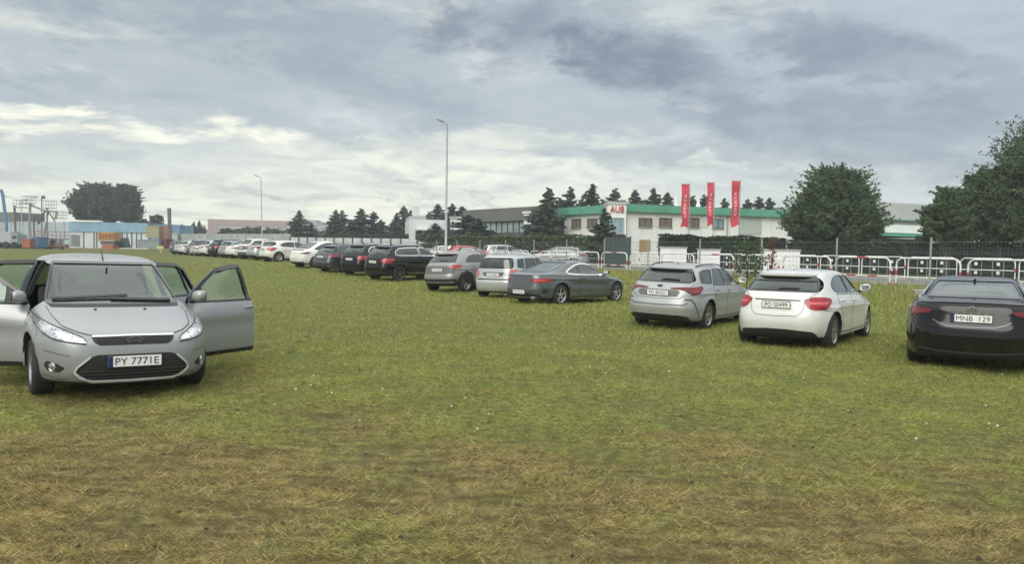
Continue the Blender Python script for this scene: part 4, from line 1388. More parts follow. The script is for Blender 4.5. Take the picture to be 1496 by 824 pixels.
def silver_hatchback():
    root = thing('parked_car', 'silver hatchback facing the camera with its doors standing open', 'car')
    sh = build_car(FOCUS, root)
    mb = MB()
    # cabin: dashboard, wheel, floor console, headliner
    mb.box(.62, .97, -.70, .70, .70, .955, bev=.05)
    obj('dashboard', mb, TRIM, root, sm=50)
    mb = MB()
    mb.tube([(.52 + .06 * math.cos(a) * .3, .36 + .185 * math.cos(a), .90 + .175 * math.sin(a)) for a in np.linspace(0, 2 * math.pi, 25)[:-1]], .014, 6, closed=True)
    mb.tube([(.52, .36, .90), (.70, .36, .84)], .03, 8)
    mb.box(.505, .53, .20, .52, .885, .915, bev=.006)
    obj('steering_wheel', mb, TRIM, root, sm=50)
    mb = MB()
    mb.box(.30, .34, -.12, .12, 1.295, 1.355, bev=.015)
    mb.tube([(.33, 0, 1.35), (.40, 0, 1.375)], .010, 6)
    obj('rear_view_mirror', mb, BLACK, root, sm=50)
    mb = MB()
    mb.box(-1.2, .4, -.08, .08, .30, .52, bev=.03)
    obj('centre_console', mb, TRIM, root, sm=50)
    # wipers
    for pts in ([(.62, .995), (.20, 1.005), (-.05, 1.012)], [(-.66, 1.01), (-.20, 1.03), (.14, 1.045)]):
        part(root, 'wiper', stroke(sh, pts, 'front', 1, .022, .028, False, .04, .014), BLACK, 50)
    # bonnet washer jets
    for y in (-.26, .26):
        p, n = sh.ptn('front', y, .925, 1, .0)
        mb = MB(); mb.box(p.x - .018, p.x + .018, p.y - .014, p.y + .014, p.z - .004, p.z + .012, bev=.003)
        obj('washer_jet', mb, BLACK, root)
    # roof aerial
    mb = MB()
    mb.tube([(.16, 0, 1.43), (.10, 0, 1.45), (-.06, 0, 1.60)], [.018, .012, .003], 8)
    obj('roof_aerial', mb, BLACK, root, sm=50)
    # oval badge with script
    p, n = sh.ptn('front', 0, .655, 1, .018)
    bd = MB()
    for (a, b, dx, mt) in ((.078, .034, 0, 0), (.067, .026, .003, 1)):
        N = 28
        vs = [(p.x + dx, a * math.cos(2 * math.pi * k / N), p.z + b * math.sin(2 * math.pi * k / N)) for k in range(N)]
        vs += [(v[0] - .012, v[1], v[2]) for v in vs]
        bd.add(vs, [tuple(range(N))] + [(k, k + N, (k + 1) % N + N, (k + 1) % N) for k in range(N)], mt)
    badge = obj('badge', bd, [CHROME, PLATEB], root)
    me = text_mesh('Ford', .05, .0, .085)
    me.materials.append(CHROME)
    me.transform(Matrix(((0, 0, 1, p.x + .006), (1, 0, 0, 0), (0, 1, 0, p.z), (0, 0, 0, 1))))
    link('badge_lettering', me, badge)
    # fog lamps
    for sd in (1, -1):
        q, n = sh.ptn('front', sd * .83, .38, 1, .004)
        mb = MB()
        R_ = n.to_track_quat('Y', 'Z').to_matrix().to_4x4()
        mb.lathe([(.001, .012), (.03, .010), (.040, .002), (.048, .010), (.052, .0)], 20)
        vs = [Matrix.Translation(q) @ R_ @ Vector(v) for v in mb.v]
        mb.v = [tuple(v) for v in vs]
        obj('fog_lamp', mb, CLEARLAMP, root, sm=50)
    # grille bars (honeycomb read as rows)
    for z in (.27, .305, .34):
        hw = .44 + .08 * math.sin((z - .25) * 12)
        part(root, 'grille_slat', stroke(sh, [(-hw, z), (0, z), (hw, z)], 'front', 1, .008, .012, False, .05, .012), TRIM)
    for z in (.634, .654, .674):
        part(root, 'grille_slat', stroke(sh, [(-.36, z), (0, z), (.36, z)], 'front', 1, .006, .010, False, .05, .008), TRIM)
    add_plate(root, sh, 'front', .44, 'PY 7771E', True, True)
    for sd in (1, -1):
        open_door(root, sh, FD, .93, 60, sd, (.83, .965), (.02, .86))
        open_door(root, sh, RD, -.19, 38 if sd > 0 else 34, sd, None, (-.85, .88))
    place(root, -5.31, 10.12, -53.8)
    return root


ROW_GROUP = 'cars parked in a long row on the grass'


def parked(spec, label, x, y, deg, cat='car', group=ROW_GROUP, kz=1.0):
    r = thing('parked_car', label, cat, group=group)
    build_car(spec, r)
    r.scale = (1, 1, kz)
    place(r, x, y, deg)
    return r


def repaint(root, new, old):
    for o in KIDS(root):
        for i, s in enumerate(o.material_slots):
            if s.material == old:
                s.link = 'OBJECT'
                s.material = new
        repaint(o, new, old)


def copy_car(src, old, new, label, x, y, deg, scale=(1, 1, 1), group=ROW_GROUP):
    c = copy_tree(src)
    c['label'] = label
    c['group'] = group
    if new is not old: repaint(c, new, old)
    c.scale = scale
    place(c, x, y, deg)
    return c


def build_cars():
    focus = silver_hatchback()
    camry = parked(CAMRY, 'black saloon with a plate reading MNB 129, nearest car at the right edge', 8.02, 13.57, 58.5, kz=.985)
    # round maker's badge and letter spots on the boot lid
    sh = Shape(S_ROWS, 2.825, .335, .965, crease=.82, arch=.388, flare=.018, nrb=5.0, nfb=4.4)
    p, n = sh.ptn('rear', 0, .955, 1, .012)
    bd = MB()
    for (a, b) in ((.060, .042), (.030, .040)):
        bd.tube([(p.x - .01, a * math.cos(t), p.z + b * math.sin(t)) for t in np.linspace(0, 2 * math.pi, 25)[:-1]], .006, 6, closed=True)
    bd.tube([(p.x - .01, .052 * math.cos(t), p.z + .016 + .018 * math.sin(t)) for t in np.linspace(0, 2 * math.pi, 25)[:-1]], .005, 6, closed=True)
    obj('badge', bd, CHROME, camry, sm=60)
    q, n = sh.ptn('rear', 0, .897, 1, .012)
    for k in range(5):
        mb = MB(); y = (k - 2) * .095
        mb.box(q.x - .010, q.x - .002, y - .018, y + .018, q.z - .008, q.z + .008)
        obj('badge_letter', mb, CHROME, camry)
    acl = parked(ACLASS, 'white hatchback with large round red taillights, between the black saloon and the silver estate', 6.08, 16.06, 53.9, kz=1.03)
    cor = parked(COROLLA, 'silver estate car with roof rails and dark wedge taillights, left of the white hatchback', 4.51, 19.42, 56.5, kz=1.02)
    cou = parked(COUPE, 'dark grey two-door coupe with an arched chrome side window', 1.97, 26.5, 44.8, kz=1.03)
    box = parked(BOXY, 'boxy pale silver hatchback with an upright green-tinted rear window, partly hidden by the coupe', .25, 29.1, 62)
    gla = parked(GLA, 'beige-silver crossover with black wheel arches, left of the boxy hatchback', -1.75, 32.3, 57)
    x5 = parked(XFIVE, 'large black off-roader with chrome window surround and a red taillight', -5.05, 38.7, 50)
    tes = parked(TESLA, 'white fastback crossover with a dark rear lip, left of the dark grey estate', -11.3, 48.2, 47)
    copy_car(x5, BLACKP, BLACKP, 'black off-roader squeezed between the dark grey estate and the large black off-roader', -7.15, 41.9, 58, (.93, .93, .96))
    copy_car(cor, SILVER2, DGREY, 'dark grey estate car with red taillight, two to the left of the large black off-roader', -9.0, 44.6, 52, (1.02, 1.03, 1.06))
    far = [
        (acl, WHITE, WHITE, 'white hatchback first to the left of the white fastback crossover', (1.08, 1.03, 1.06)),
        (cor, SILVER2, LSILVER, 'pale silver estate car second to the left of the white fastback crossover', (1, 1, 1.04)),
        (gla, CHAMP, WHITE, 'white crossover third to the left of the white fastback crossover', (1, 1, 1)),
        (tes, WHITE, WHITE, 'white fastback fourth to the left of the large white fastback crossover', (.97, .97, .97)),
        (acl, WHITE, SILVER, 'silver hatchback beside a black off-roader in the far part of the row', (1, 1, 1.04)),
        (x5, BLACKP, BLACKP, 'only black off-roader in the far part of the row', (.95, .95, .93)),
        (cor, SILVER2, WHITE, 'white estate car left of the far black off-roader', (1, 1, 1.03)),
        (cou, GREY, LSILVER, 'low silver coupe in the far part of the row', (1, 1, 1)),
        (gla, CHAMP, DGREY, 'dark grey crossover fourth from the far left end of the row', (1, 1, .97)),
        (cor, SILVER2, WHITE, 'white estate car third from the far left end of the row', (1, 1, 1)),
        (acl, WHITE, LSILVER, 'silver hatchback second from the far left end of the row', (1, 1, 1)),
        (box, LSILVER, DGREY, 'dark boxy hatchback at the far left end of the row', (1, 1, .95)),
    ]
    for k, (src, old, new, lab, sc_) in enumerate(far):
        t = k / 11
        copy_car(src, old, new, lab, -15.9 - 19.3 * t, 56.6 + 29.0 * t, 46 - 3 * t + (k % 3 - 1) * 1.5, sc_)
    # behind the road
    P = at(690, 366, 62)
    c = copy_car(acl, WHITE, RED, 'red hatchback with a pale reflection on its roof, seen beyond the white railings', P.x, P.y, -10, (1, 1, 1), 'cars on the far side of the road')
    for (px, d, src, old, new, lab, deg) in ((812, 56, cor, SILVER2, SILVER2, 'silver estate parked beyond the white railings under the left hedge', 170),
                                             (640, 70, acl, WHITE, WHITE, 'white hatchback parked beyond the railings beside the tall lamp post', 175),
                                             (742, 60, box, LSILVER, LSILVER, 'pale boxy hatchback beyond the railings right of the red car', 8)):
        P = at(px, 366, d)
        copy_car(src, old, new, lab, P.x, P.y, deg, (1, 1, 1), 'cars on the far side of the road')


# ------------------------------------------------------------------ ground
def ground_material(name, blades=False):
    m = bpy.data.materials.new(name)
    m.use_nodes = True
    t = NT(m.node_tree)
    b = m.node_tree.nodes['Principled BSDF']
    b.inputs['Roughness'].default_value = .9
    b.inputs['Specular IOR Level'].default_value = .15
    geo = t.n.new('ShaderNodeNewGeometry')
    P = geo.outputs['Position']
    x, y, z = t.xyz(P)
    big = t.noise(P, .16, 5, .6, .6)
    mid = t.noise(P, .9, 6, .65, .4)
    fine = t.noise(P, 9.0, 6, .7)
    grain = t.noise(t.comb(t.math('MULTIPLY', x, .7), t.math('MULTIPLY', y, 1.5), 0.0), 70.0, 4, .75)
    streak = t.noise(t.comb(t.math('MULTIPLY', x, 1.1), t.math('MULTIPLY', y, 3.6), 0.0), 1.6, 6, .7, .5)
    # the sward is parched near the camera and around the silver car, lush towards the parked row and the verge
    q = t.math('ADD', t.math('MULTIPLY', x, .87), t.math('MULTIPLY', y, .493))
    lush = t.math('ADD', t.step(y, 3.5, 10.5, 0.24, .74), t.step(q, 4.5, 10.5, 0.0, .42))
    lush = t.math('ADD', lush, t.math('MULTIPLY', t.math('SUBTRACT', big, .5), 2.0))
    lush = t.math('ADD', lush, t.math('MULTIPLY', t.math('SUBTRACT', mid, .5), 1.3))
    lush = t.math('ADD', lush, t.math('MULTIPLY', t.math('SUBTRACT', streak, .5), .8))
    far = t.step(y, 35.0, 90.0, 0.0, .35)
    green = t.mix(mid, (.190, .235, .044), (.400, .440, .108))
    green = t.mix(far, green, (.12, .14, .06))
    straw = t.mix(t.step(streak, .3, .7), (.205, .158, .052), (.520, .415, .170))
    col = t.mix(t.step(lush, .18, .80), straw, green)
    earth = t.math('MULTIPLY', t.step(t.noise(P, 2.6, 6, .7, .8), .60, .74), t.step(lush, .5, .0, 0, .7))
    if blades:
        at_ = t.n.new('ShaderNodeAttribute')
        at_.attribute_name = 'tone'
        tone = at_.outputs['Fac']
        col = t.mix(t.step(tone, .62, 1.0, 0, .85), col, (.70, .61, .30))
        col = t.mix(t.step(tone, .45, .0, 0, .88), col, (.050, .058, .018))
        ca = t.mix(t.math('MULTIPLY', earth, .6), col, (.10, .075, .045))
        t.l.new(ca, b.inputs['Base Color'])
        tl = t.n.new('ShaderNodeBsdfTranslucent')
        t.l.new(ca, tl.inputs[0])
        mx = t.n.new('ShaderNodeMixShader')
        mx.inputs[0].default_value = .35
        out = m.node_tree.nodes['Material Output']
        t.l.new(b.outputs[0], mx.inputs[1]); t.l.new(tl.outputs[0], mx.inputs[2])
        t.l.new(mx.outputs[0], out.inputs[0])
    else:
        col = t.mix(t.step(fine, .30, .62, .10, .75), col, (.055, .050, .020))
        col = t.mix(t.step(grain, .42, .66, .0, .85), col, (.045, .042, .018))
        col = t.mix(earth, col, (.105, .080, .050))
        t.l.new(col, b.inputs['Base Color'])
        h = t.math('ADD', t.math('MULTIPLY', fine, .6), t.math('MULTIPLY', grain, .35))
        t.l.new(t.bump(h, .9, .06), b.inputs['Normal'])
    return m


def axis(lo, hi, dense_lo, dense_hi, st):
    a = list(np.arange(dense_lo, dense_hi + .01, st))
    s = st; v = dense_hi
    while v < hi:
        s *= 1.35; v += s; a.append(min(v, hi))
    s = st; v = dense_lo
    while v > lo:
        s *= 1.35; v -= s; a.insert(0, max(v, lo))
    return np.array(a)


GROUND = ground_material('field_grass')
BLADES = ground_material('grass_blades', True)


def build_ground():
    xs = axis(-2500, 2500, -30, 34, .5)
    ys = axis(-300, 4500, -4, 75, .5)
    X, Y = np.meshgrid(xs, ys)
    Z = Hg(X, Y)
    nx, ny = len(xs), len(ys)
    me = bpy.data.meshes.new('ground')
    co = np.stack([X.ravel(), Y.ravel(), Z.ravel()], 1)
    i = np.arange(nx - 1); j = np.arange(ny - 1)
    I, J = np.meshgrid(i, j)
    a = (J * nx + I).ravel()
    F = np.stack([a, a + 1, a + nx + 1, a + nx], 1)
    fast_mesh(me, co, F, 4)
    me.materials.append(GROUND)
    me.polygons.foreach_set('use_smooth', [True] * len(me.polygons))
    tag(link('ground', me), kind='structure')


def fast_mesh(me, co, F, k):
    me.vertices.add(len(co))
    me.vertices.foreach_set('co', np.asarray(co, np.float32).ravel())
    n = len(F)
    me.loops.add(n * k)
    me.loops.foreach_set('vertex_index', np.asarray(F, np.int32).ravel())
    me.polygons.add(n)
    me.polygons.foreach_set('loop_start', np.arange(n, dtype=np.int32) * k)
    me.polygons.foreach_set('loop_total', np.full(n, k, np.int32))
    me.update()
    me.validate()


def blades(name, P, L, W, lean, tone, mt, seed=1, comb=0.0):
    """P: (n,2) roots; triangular blades"""
    rg = np.random.default_rng(seed)
    n = len(P)
    z = Hg(P[:, 0], P[:, 1]) - .006
    th = rg.uniform(0, 2 * np.pi, n)
    fa = rg.uniform(0, 2 * np.pi, n)
    # mown grass lies over sideways along the mower's passes
    lie = rg.random(n) < comb
    fa = np.where(lie, np.where(rg.random(n) < .5, 0, np.pi) + rg.normal(0, .45, n), fa)
    up = L * np.cos(lean); out = L * np.sin(lean)
    B = np.stack([P[:, 0], P[:, 1], z], 1)
    sx = np.stack([np.cos(th), np.sin(th), rg.uniform(-1.2, 1.2, n)], 1)
    sx *= (W / 2 / np.linalg.norm(sx, axis=1))[:, None]
    T = B + np.stack([np.cos(fa) * out, np.sin(fa) * out, up], 1)
    co = np.stack([B - sx, B + sx, T], 1).reshape(-1, 3)
    F = np.arange(3 * n).reshape(-1, 3)
    me = bpy.data.meshes.new(name)
    fast_mesh(me, co, F, 3)
    at_ = me.attributes.new('tone', 'FLOAT', 'POINT')
    at_.data.foreach_set('value', np.repeat(tone, 3).astype(np.float32))
    me.materials.append(mt)
    return me


def in_view(P, margin=1.10):
    return np.abs(P[:, 0]) < (.652 * margin) * P[:, 1] + .6


def scatter(n, y0, y1, rg, power=1.0):
    """random roots in the wedge the photograph shows; denser close by"""
    y = y0 + (y1 - y0) * rg.random(n) ** power
    x = (rg.random(n) * 2 - 1) * (.72 * y + .6)
    return np.stack([x, y], 1)


def build_grass():
    rg = np.random.default_rng(5)
    tufts = []
    # close sward, mown and matted
    n = 640000
    P = scatter(n, 3.2, 14.0, rg, 1.12)
    x, y = P[:, 0], P[:, 1]
    c = np.sin(x * 5.1 + 2 * np.sin(y * 3.3)) * np.sin(y * 6.7 + 1.7 * np.sin(x * 2.9))
    c2 = np.sin(x * 13.0 + 3 * np.sin(y * 7.0)) * np.sin(y * 17.0 + 2 * np.sin(x * 9.0))
    keep = rg.random(n) < (.66 + .20 * c + .22 * c2)
    P = P[keep]; c = c[keep]; c2 = c2[keep]; n = len(P)
    k = P[:, 1] / 6
    L = rg.uniform(.024, .072, n) * (1 + .30 * c + .25 * c2)
    W = rg.uniform(.0034, .0066, n) * np.clip(.70 + .35 * k, .85, 1.8)
    lean = rg.uniform(.75, 1.50, n)
    tone = np.clip(rg.random(n) * .85 + .10 * c2 + .08, 0, 1)
    me = blades('grass', P, L, W, lean, tone, BLADES, 2, .7)
    tag(link('grass_sward', me), 'short matted dry grass covering the near field', 'grass', kind='stuff')
    # farther sward, fading in
    n = 470000
    P = scatter(n, 7.0, 50.0, rg, 1.45)
    q = .87 * P[:, 0] + .493 * P[:, 1]
    P = P[(q < 24) & (rg.random(n) < smooth((P[:, 1] - 7) / 6))]; n = len(P)
    k = P[:, 1] / 12
    q = .87 * P[:, 0] + .493 * P[:, 1]
    L = rg.uniform(.025, .065, n) * (1 + .9 * smooth((q - 8) / 5)) * (.7 + .5 * smooth((P[:, 1] - 8) / 10))
    W = rg.uniform(.006, .011, n) * np.clip(k, .6, 9) ** .75
    me = blades('grass', P, L, W, rg.uniform(.3, 1.35, n), rg.random(n) * .95, BLADES, 3, .5)
    tag(link('grass_sward', me), 'green grass of the field around the parked row', 'grass', kind='stuff')
    # long stems under and behind the parked cars and on the verge
    n = 90000
    q = rg.uniform(11, 29.5, n); r = rg.uniform(-8, 75, n)
    x, y = QR(q, r)
    P = np.stack([x, y], 1)
    keep = in_view(P, 1.15) & (y > 9)
    c = np.sin(x * 1.9 + np.sin(y * 1.3)) * np.sin(y * 1.7 + 1)
    dens = np.where(q > 19, .8, .22 + .3 * c)
    keep &= rg.random(n) < dens
    P = P[keep]; q = q[keep]; n = len(P)
    hgt = .10 + .15 * smooth((q - 18) / 5)
    L = rg.uniform(.6, 1.2, n) * hgt
    W = rg.uniform(.006, .016, n) * (.7 + P[:, 1] / 30)
    me = blades('grass', P, L, W, rg.uniform(0, .6, n), rg.random(n), BLADES, 4)
    tag(link('verge_grass', me), 'long unmown grass and weeds on the verge below the wire fence', 'grass', kind='stuff')
    # blades standing round the tyres
    bpy.context.view_layer.update()
    pts = []
    for o in bpy.data.objects:
        if o.name.startswith('wheel') and o.parent and o.parent.name.startswith('parked_car'):
            w = o.matrix_world.translation
            if w.y < 48 and abs(w.x) < .7 * w.y + 2:
                hd = o.parent.rotation_euler[2]
                m_ = 130
                u = rg.normal(0, .15, m_); v = rg.normal(0, .12, m_)
                pts.append(np.stack([w.x + u * math.cos(hd) - v * math.sin(hd), w.y + u * math.sin(hd) + v * math.cos(hd)], 1))
    P = np.concatenate(pts); n = len(P)
    me = blades('grass', P, rg.uniform(.05, .14, n), rg.uniform(.004, .008, n) * (.6 + P[:, 1] / 18), rg.uniform(.05, .8, n), rg.random(n) * .8, BLADES, 8)
    tag(link('tyre_grass', me), 'longer grass standing against the tyres of the parked cars', 'grass', kind='stuff')
    # straw and clippings lying on the surface
    n = 36000
    P = scatter(n, 3.3, 12.0, rg, 1.2)
    me = blades('straw', P, rg.uniform(.03, .11, n), rg.uniform(.002, .0045, n), rg.uniform(1.3, 1.5, n), rg.uniform(.7, 1.0, n), BLADES, 6, .8)
    tag(link('straw', me), 'pale dry clippings strewn over the near grass', 'straw', kind='stuff')
    # green tufts standing up out of the dry sward
    m = 420
    C = scatter(m, 3.4, 22.0, rg, 1.0)
    pts = np.repeat(C, 40, 0) + rg.normal(0, .045, (m * 40, 2))
    n = len(pts)
    sz = np.repeat(rg.uniform(.6, 1.5, m), 40)
    me = blades('tuft', pts, rg.uniform(.025, .055, n) * sz, rg.uniform(.003, .006, n) * (1 + pts[:, 1] / 20), rg.uniform(.1, 1.0, n), rg.uniform(.0, .6, n), mat('tuft_green', (.12, .155, .045), .8, var=.3, vscale=3), 7)
    tag(link('grass_tufts', me), 'small green tufts standing out of the dry grass', 'grass', kind='stuff')
    # crumbs of soil and dark dead leaves
    C = scatter(260, 3.4, 13.0, rg, 1.0)
    mb = MB()
    for (x, y) in C:
        z = hg(x, y) + .012
        s = rg.uniform(.008, .022); e = rg.uniform(.5, 1.6); a_ = rg.uniform(0, 3.14)
        ca, sa = math.cos(a_), math.sin(a_)
        pts = [(s * e, 0, 0), (0, s, .003), (-s * e, 0, .002), (0, -s, 0), (0, 0, s * .7)]
        mb.add([(x + px_ * ca - py_ * sa, y + px_ * sa + py_ * ca, z + pz) for px_, py_, pz in pts], [(0, 1, 4), (1, 2, 4), (2, 3, 4), (3, 0, 4)])
    tag(obj('soil_crumbs', mb, mat('soil_dark', (.035, .026, .018), .95, var=.4, vscale=30)), 'dark soil crumbs and dead leaves scattered in the dry grass', 'soil', kind='stuff')
    # clover heads: small white flowers
    m = 150
    C = scatter(m, 7, 30.0, rg, 1.0)
    mb = MB()
    for (x, y) in C:
        z = hg(x, y) + .045
        s = .010 + .005 * rg.random()
        mb.add([(x - s, y, z), (x, y - s, z), (x + s, y, z), (x, y + s, z), (x, y, z + s), (x, y, z - s)], [(0, 1, 4), (1, 2, 4), (2, 3, 4), (3, 0, 4), (1, 0, 5), (2, 1, 5), (3, 2, 5), (0, 3, 5)])
    tag(obj('clover_flowers', mb, mat('clover_white', (.62, .62, .54), .8)), 'tiny white clover heads dotted over the grass', 'flowers', kind='stuff')


# ------------------------------------------------------------------ road, wire fence, railings
def strip(name, q0, q1, r0, r1, dz, m, n=80, th=0.0):
    mb = MB()
    vs = []; fs = []
    for i in range(n + 1):
        r = r0 + (r1 - r0) * i / n
        for q in (q0, q1):
            x, y = QR(q, r)
            z = .62 + dz
            vs.append((x, y, z))
            if th: vs.append((x, y, z - th))
    k = 4 if th else 2
    for i in range(n):
        a, b = i * k, (i + 1) * k
        if th:
            fs += [(a, a + 2, b + 2, b), (a + 1, a, b, b + 1), (a + 2, a + 3, b + 3, b + 2)]
        else:
            fs.append((a, a + 1, b + 1, b))
    mb.add(vs, fs)
    return tag(obj(name, mb, m), kind='structure')


ASPHALT = mat('asphalt', (.15, .155, .155), .9, var=.2, vscale=1.5, bump=.3)
CONCRETE = mat('concrete', (.34, .34, .32), .85, var=.2, vscale=2.0, bump=.3)
WHITEP = mat('railing_white', (.74, .74, .71), .45, var=.12, vscale=4)
REDP = mat('railing_red', (.42, .05, .06), .5, var=.25, vscale=8)
FENCEG = mat('fence_green', (.12, .16, .15), .5, metal=.3, var=.2, vscale=6)
FQ, BQ, B2Q = 26.7, 27.5, 36.4
DIR = math.atan2(.87, -.493)


def build_road():
    strip('road', 28.6, 35.8, -30, 320, .012, ASPHALT)
    strip('pavement', 36.0, 39.2, -30, 320, .12, mat('paving', (.27, .27, .26), .9, var=.15, vscale=2), th=.12)
    strip('kerb', 28.35, 28.6, -30, 320, .10, CONCRETE, th=.14)
    strip('kerb', 35.8, 36.0, -30, 320, .13, CONCRETE, th=.14)
    mb = MB()
    for k in range(45):
        r0 = -24 + k * 7.0
        a, b = QR(32.1, r0), QR(32.22, r0)
        c, d = QR(32.22, r0 + 3.2), QR(32.1, r0 + 3.2)
        mb.add([(*a, .637), (*b, .637), (*c, .637), (*d, .637)], [(0, 1, 2, 3)])
    tag(obj('road_markings', mb, mat('line_white', (.6, .6, .58), .8)), kind='structure')


def build_wire_fence():
    x, y = QR(FQ, 17.0)
    root = thing('wire_mesh_fence', 'green wire mesh fence on thin posts running behind the parked cars', 'fence', (x, y, .62), DIR)
    sp = 3.9
    pm = MB(); pm.box(-.03, .03, -.022, .022, -.2, 1.80, bev=.004); pm.box(-.034, .034, -.026, .026, 1.80, 1.83)
    pme = pm.mesh('post', GALV)
    wm = MB()
    for i in range(9):
        z = .06 + i * .20
        wm.tube([(0, 0, z), (sp, 0, z)], .0036 if i not in (8,) else .006, 4, caps=False)
    for i in range(1, 32):
        xx = i * sp / 32
        wm.tube([(xx, 0, .04), (xx, 0, 1.72)], .0030, 3, caps=False)
    wme = wm.mesh('mesh_panel', FENCEG)
    for k in range(-2, 26):
        p = link('post', pme, root, (k * sp, 0, 0))
        p.rotation_euler = (random.uniform(-.012, .012), random.uniform(-.012, .012), 0)
        if k < 25: link('mesh_panel', wme, root, (k * sp, .025, 0))


def railing_mesh(L, H, r, mid):
    mb = MB()
    rc = .26
    pts = [(0, 0, -.15), (0, 0, H - rc)]
    for i in range(1, 7):
        a = math.pi / 2 * i / 6
        pts.append((rc - rc * math.cos(a), 0, H - rc + rc * math.sin(a)))
    for i in range(0, 7):
        a = math.pi / 2 * i / 6
        pts.append((L - rc + rc * math.sin(a), 0, H - rc + rc * math.cos(a)))
    pts.append((L, 0, -.15))
    mb.tube(pts, r, 8)
    mb.tube([(0, 0, mid), (L, 0, mid)], r * .8, 8)
    return mb.mesh('railing', WHITEP, 50)


ORD = ['first', 'second', 'third', 'fourth', 'fifth', 'sixth', 'seventh', 'eighth', 'ninth', 'tenth', 'eleventh', 'twelfth', 'thirteenth', 'fourteenth', 'fifteenth', 'sixteenth', 'seventeenth',
       'eighteenth', 'nineteenth', 'twentieth'] + ['twenty-' + w for w in ('first', 'second', 'third', 'fourth', 'fifth', 'sixth', 'seventh', 'eighth', 'ninth')] + ['thirtieth'] + ['thirty-' + w for w in ('first', 'second', 'third', 'fourth', 'fifth', 'sixth', 'seventh')]


def build_railings():
    L, H = 2.45, 1.08
    me = railing_mesh(L, H, .034, .36)
    def mk(fn):
        b_ = MB(); fn(b_)
        return b_.mesh('red_band', REDP, 50)
    bme = mk(lambda b_: b_.lathe([(.040, .44), (.040, .62)], 10, 'z'))
    bme0 = mk(lambda b_: b_.lathe([(.040, -.02), (.040, .13)], 10, 'z'))
    b2s = [mk(lambda b_, u=u, v=v, z=z, r=r: b_.tube([(u, 0, z), (v, 0, z)], r, 8)) for u, v, z, r in ((.95, 1.45, H, .0385), (.55, .95, .36, .031), (1.5, 1.9, .36, .031))]
    rng = random.Random(4)
    x0, y0 = QR(BQ, 19.1)
    for k in range(-7, 26):
        r = 19.1 + k * 2.72
        x, y = QR(BQ, r)
        o = link('railing', me, None, (x, y, .62), DIR + rng.uniform(-.01, .01))
        tag(o, 'white rounded railing, %s from the right end of the near row' % ORD[k + 7], 'railing', 'white railings on the field side of the road')
        link('red_band', bme, o, (0, 0, 0)); link('red_band', bme, o, (L, 0, 0))
        link('red_band', bme0, o, (0, 0, 0)); link('red_band', bme0, o, (L, 0, 0))
        if k % 3 == 0:
            for b_ in b2s: link('red_band', b_, o)
    me2 = railing_mesh(L, 1.05, .024, .52)
    sq = MB()
    for i in range(1, 5):
        sq.tube([(L * i / 5, 0, .0), (L * i / 5, 0, 1.03)], .012, 5)
    sqm = sq.mesh('upright', GALV)
    pl = MB()
    for u, z in ((.75, .80), (.75, .40), (1.75, .80), (1.75, .40)):
        pl.box(u - .07, u + .07, -.04, -.028, z - .07, z + .07)
    plm = pl.mesh('reflector_plate', WHITEP)
    for k in range(-6, 30):
        r = 14 + k * 2.62
        x, y = QR(B2Q, r)
        o = link('railing', me2, None, (x, y, .72), DIR)
        tag(o, 'railing with square plates, %s from the right end of the far row' % ORD[k + 6], 'railing', 'white railings on the far side of the road')
        link('upright', sqm, o)
        link('reflector_plate', plm, o)
        if k % 2 == 0: link('red_band', bme, o)


def build_bar_fence():
    """dark steel bar fence behind the pavement on the right"""
    q = 40.2
    L = 2.5
    x, y = QR(q, -8)
    root = thing('bar_fence', 'dark steel bar fence along the pavement in front of the big conifers', 'fence', (x, y, .62), DIR)
    DM = mat('fence_dark', (.045, .055, .05), .5, metal=.4)
    rail = MB(); rail.box(0, L, -.015, .015, .16, .20)
    rm = rail.mesh('rail', DM)
    post = MB(); post.box(-.035, .035, -.035, .035, -.1, 1.72)
    pm = post.mesh('post', DM)
    bar = MB(); bar.box(-.010, .010, -.010, .010, .05, 1.60)
    bm_ = bar.mesh('bar', DM)
    for k in range(0, 15):
        link('rail', rm, root, (k * L, 0, 0)); link('rail', rm, root, (k * L, 0, 1.29)); link('post', pm, root, (k * L, 0, 0))
        if k < 14:
            for i in range(1, 20):
                link('bar', bm_, root, (k * L + i * L / 20, .0, 0))


# ------------------------------------------------------------------ lamps
def lamp_post(px_base, px_top, py_top, d, label, arm=-1.2, double=False):
    b = at(px_base, 360, d); tp = at(px_top, py_top, d)
    zg = hg(b.x, b.y)
    H = tp.z - zg
    root = thing('street_lamp', label, 'street lamp', (b.x, b.y, zg), 0, 'street lamps')
    lean = (tp.x - b.x)
    mb = MB()
    mb.tube([(0, 0, -.2), (0, 0, 1.3), (lean * .15, 0, 1.35), (lean, 0, H - .05)], [.14, .14, .10, .055], 12)
    obj('pole', mb, GALV, root, sm=50)
    arms = (-1, 1) if double else (1,)
    for s in arms:
        a = MB()
        if double:
            pts = [(lean, 0, H - .6), (lean + s * .4, 0, H - .15), (lean + s * 1.2, 0, H + .25), (lean + s * 2.2, 0, H + .45)]
        else:
            pts = [(lean, 0, H - .08), (lean + arm * .4, 0, H + .04), (lean + arm, 0, H + .16)]
        a.tube(pts, [.05] + [.04] * (len(pts) - 1), 8)
        obj('arm', a, GALV, root, sm=50)
        h = MB()
        e = Vector(pts[-1]); dr = (Vector(pts[-1]) - Vector(pts[-2])).normalized()
        M = Matrix.Translation(e) @ Matrix.Rotation(math.atan2(-dr.z, dr.x), 4, 'Y')
        h.box(-.1, .5, -.16, .16, -.06, .07, bev=.03, M=M)
        ho = obj('lamp_head', h, mat('lamp_grey', (.30, .31, .32), .4, metal=.4), root, sm=50)
        g = MB(); g.box(.05, .44, -.12, .12, -.075, -.058, M=M)
        obj('lens', g, CLEARLAMP, ho)
    return root


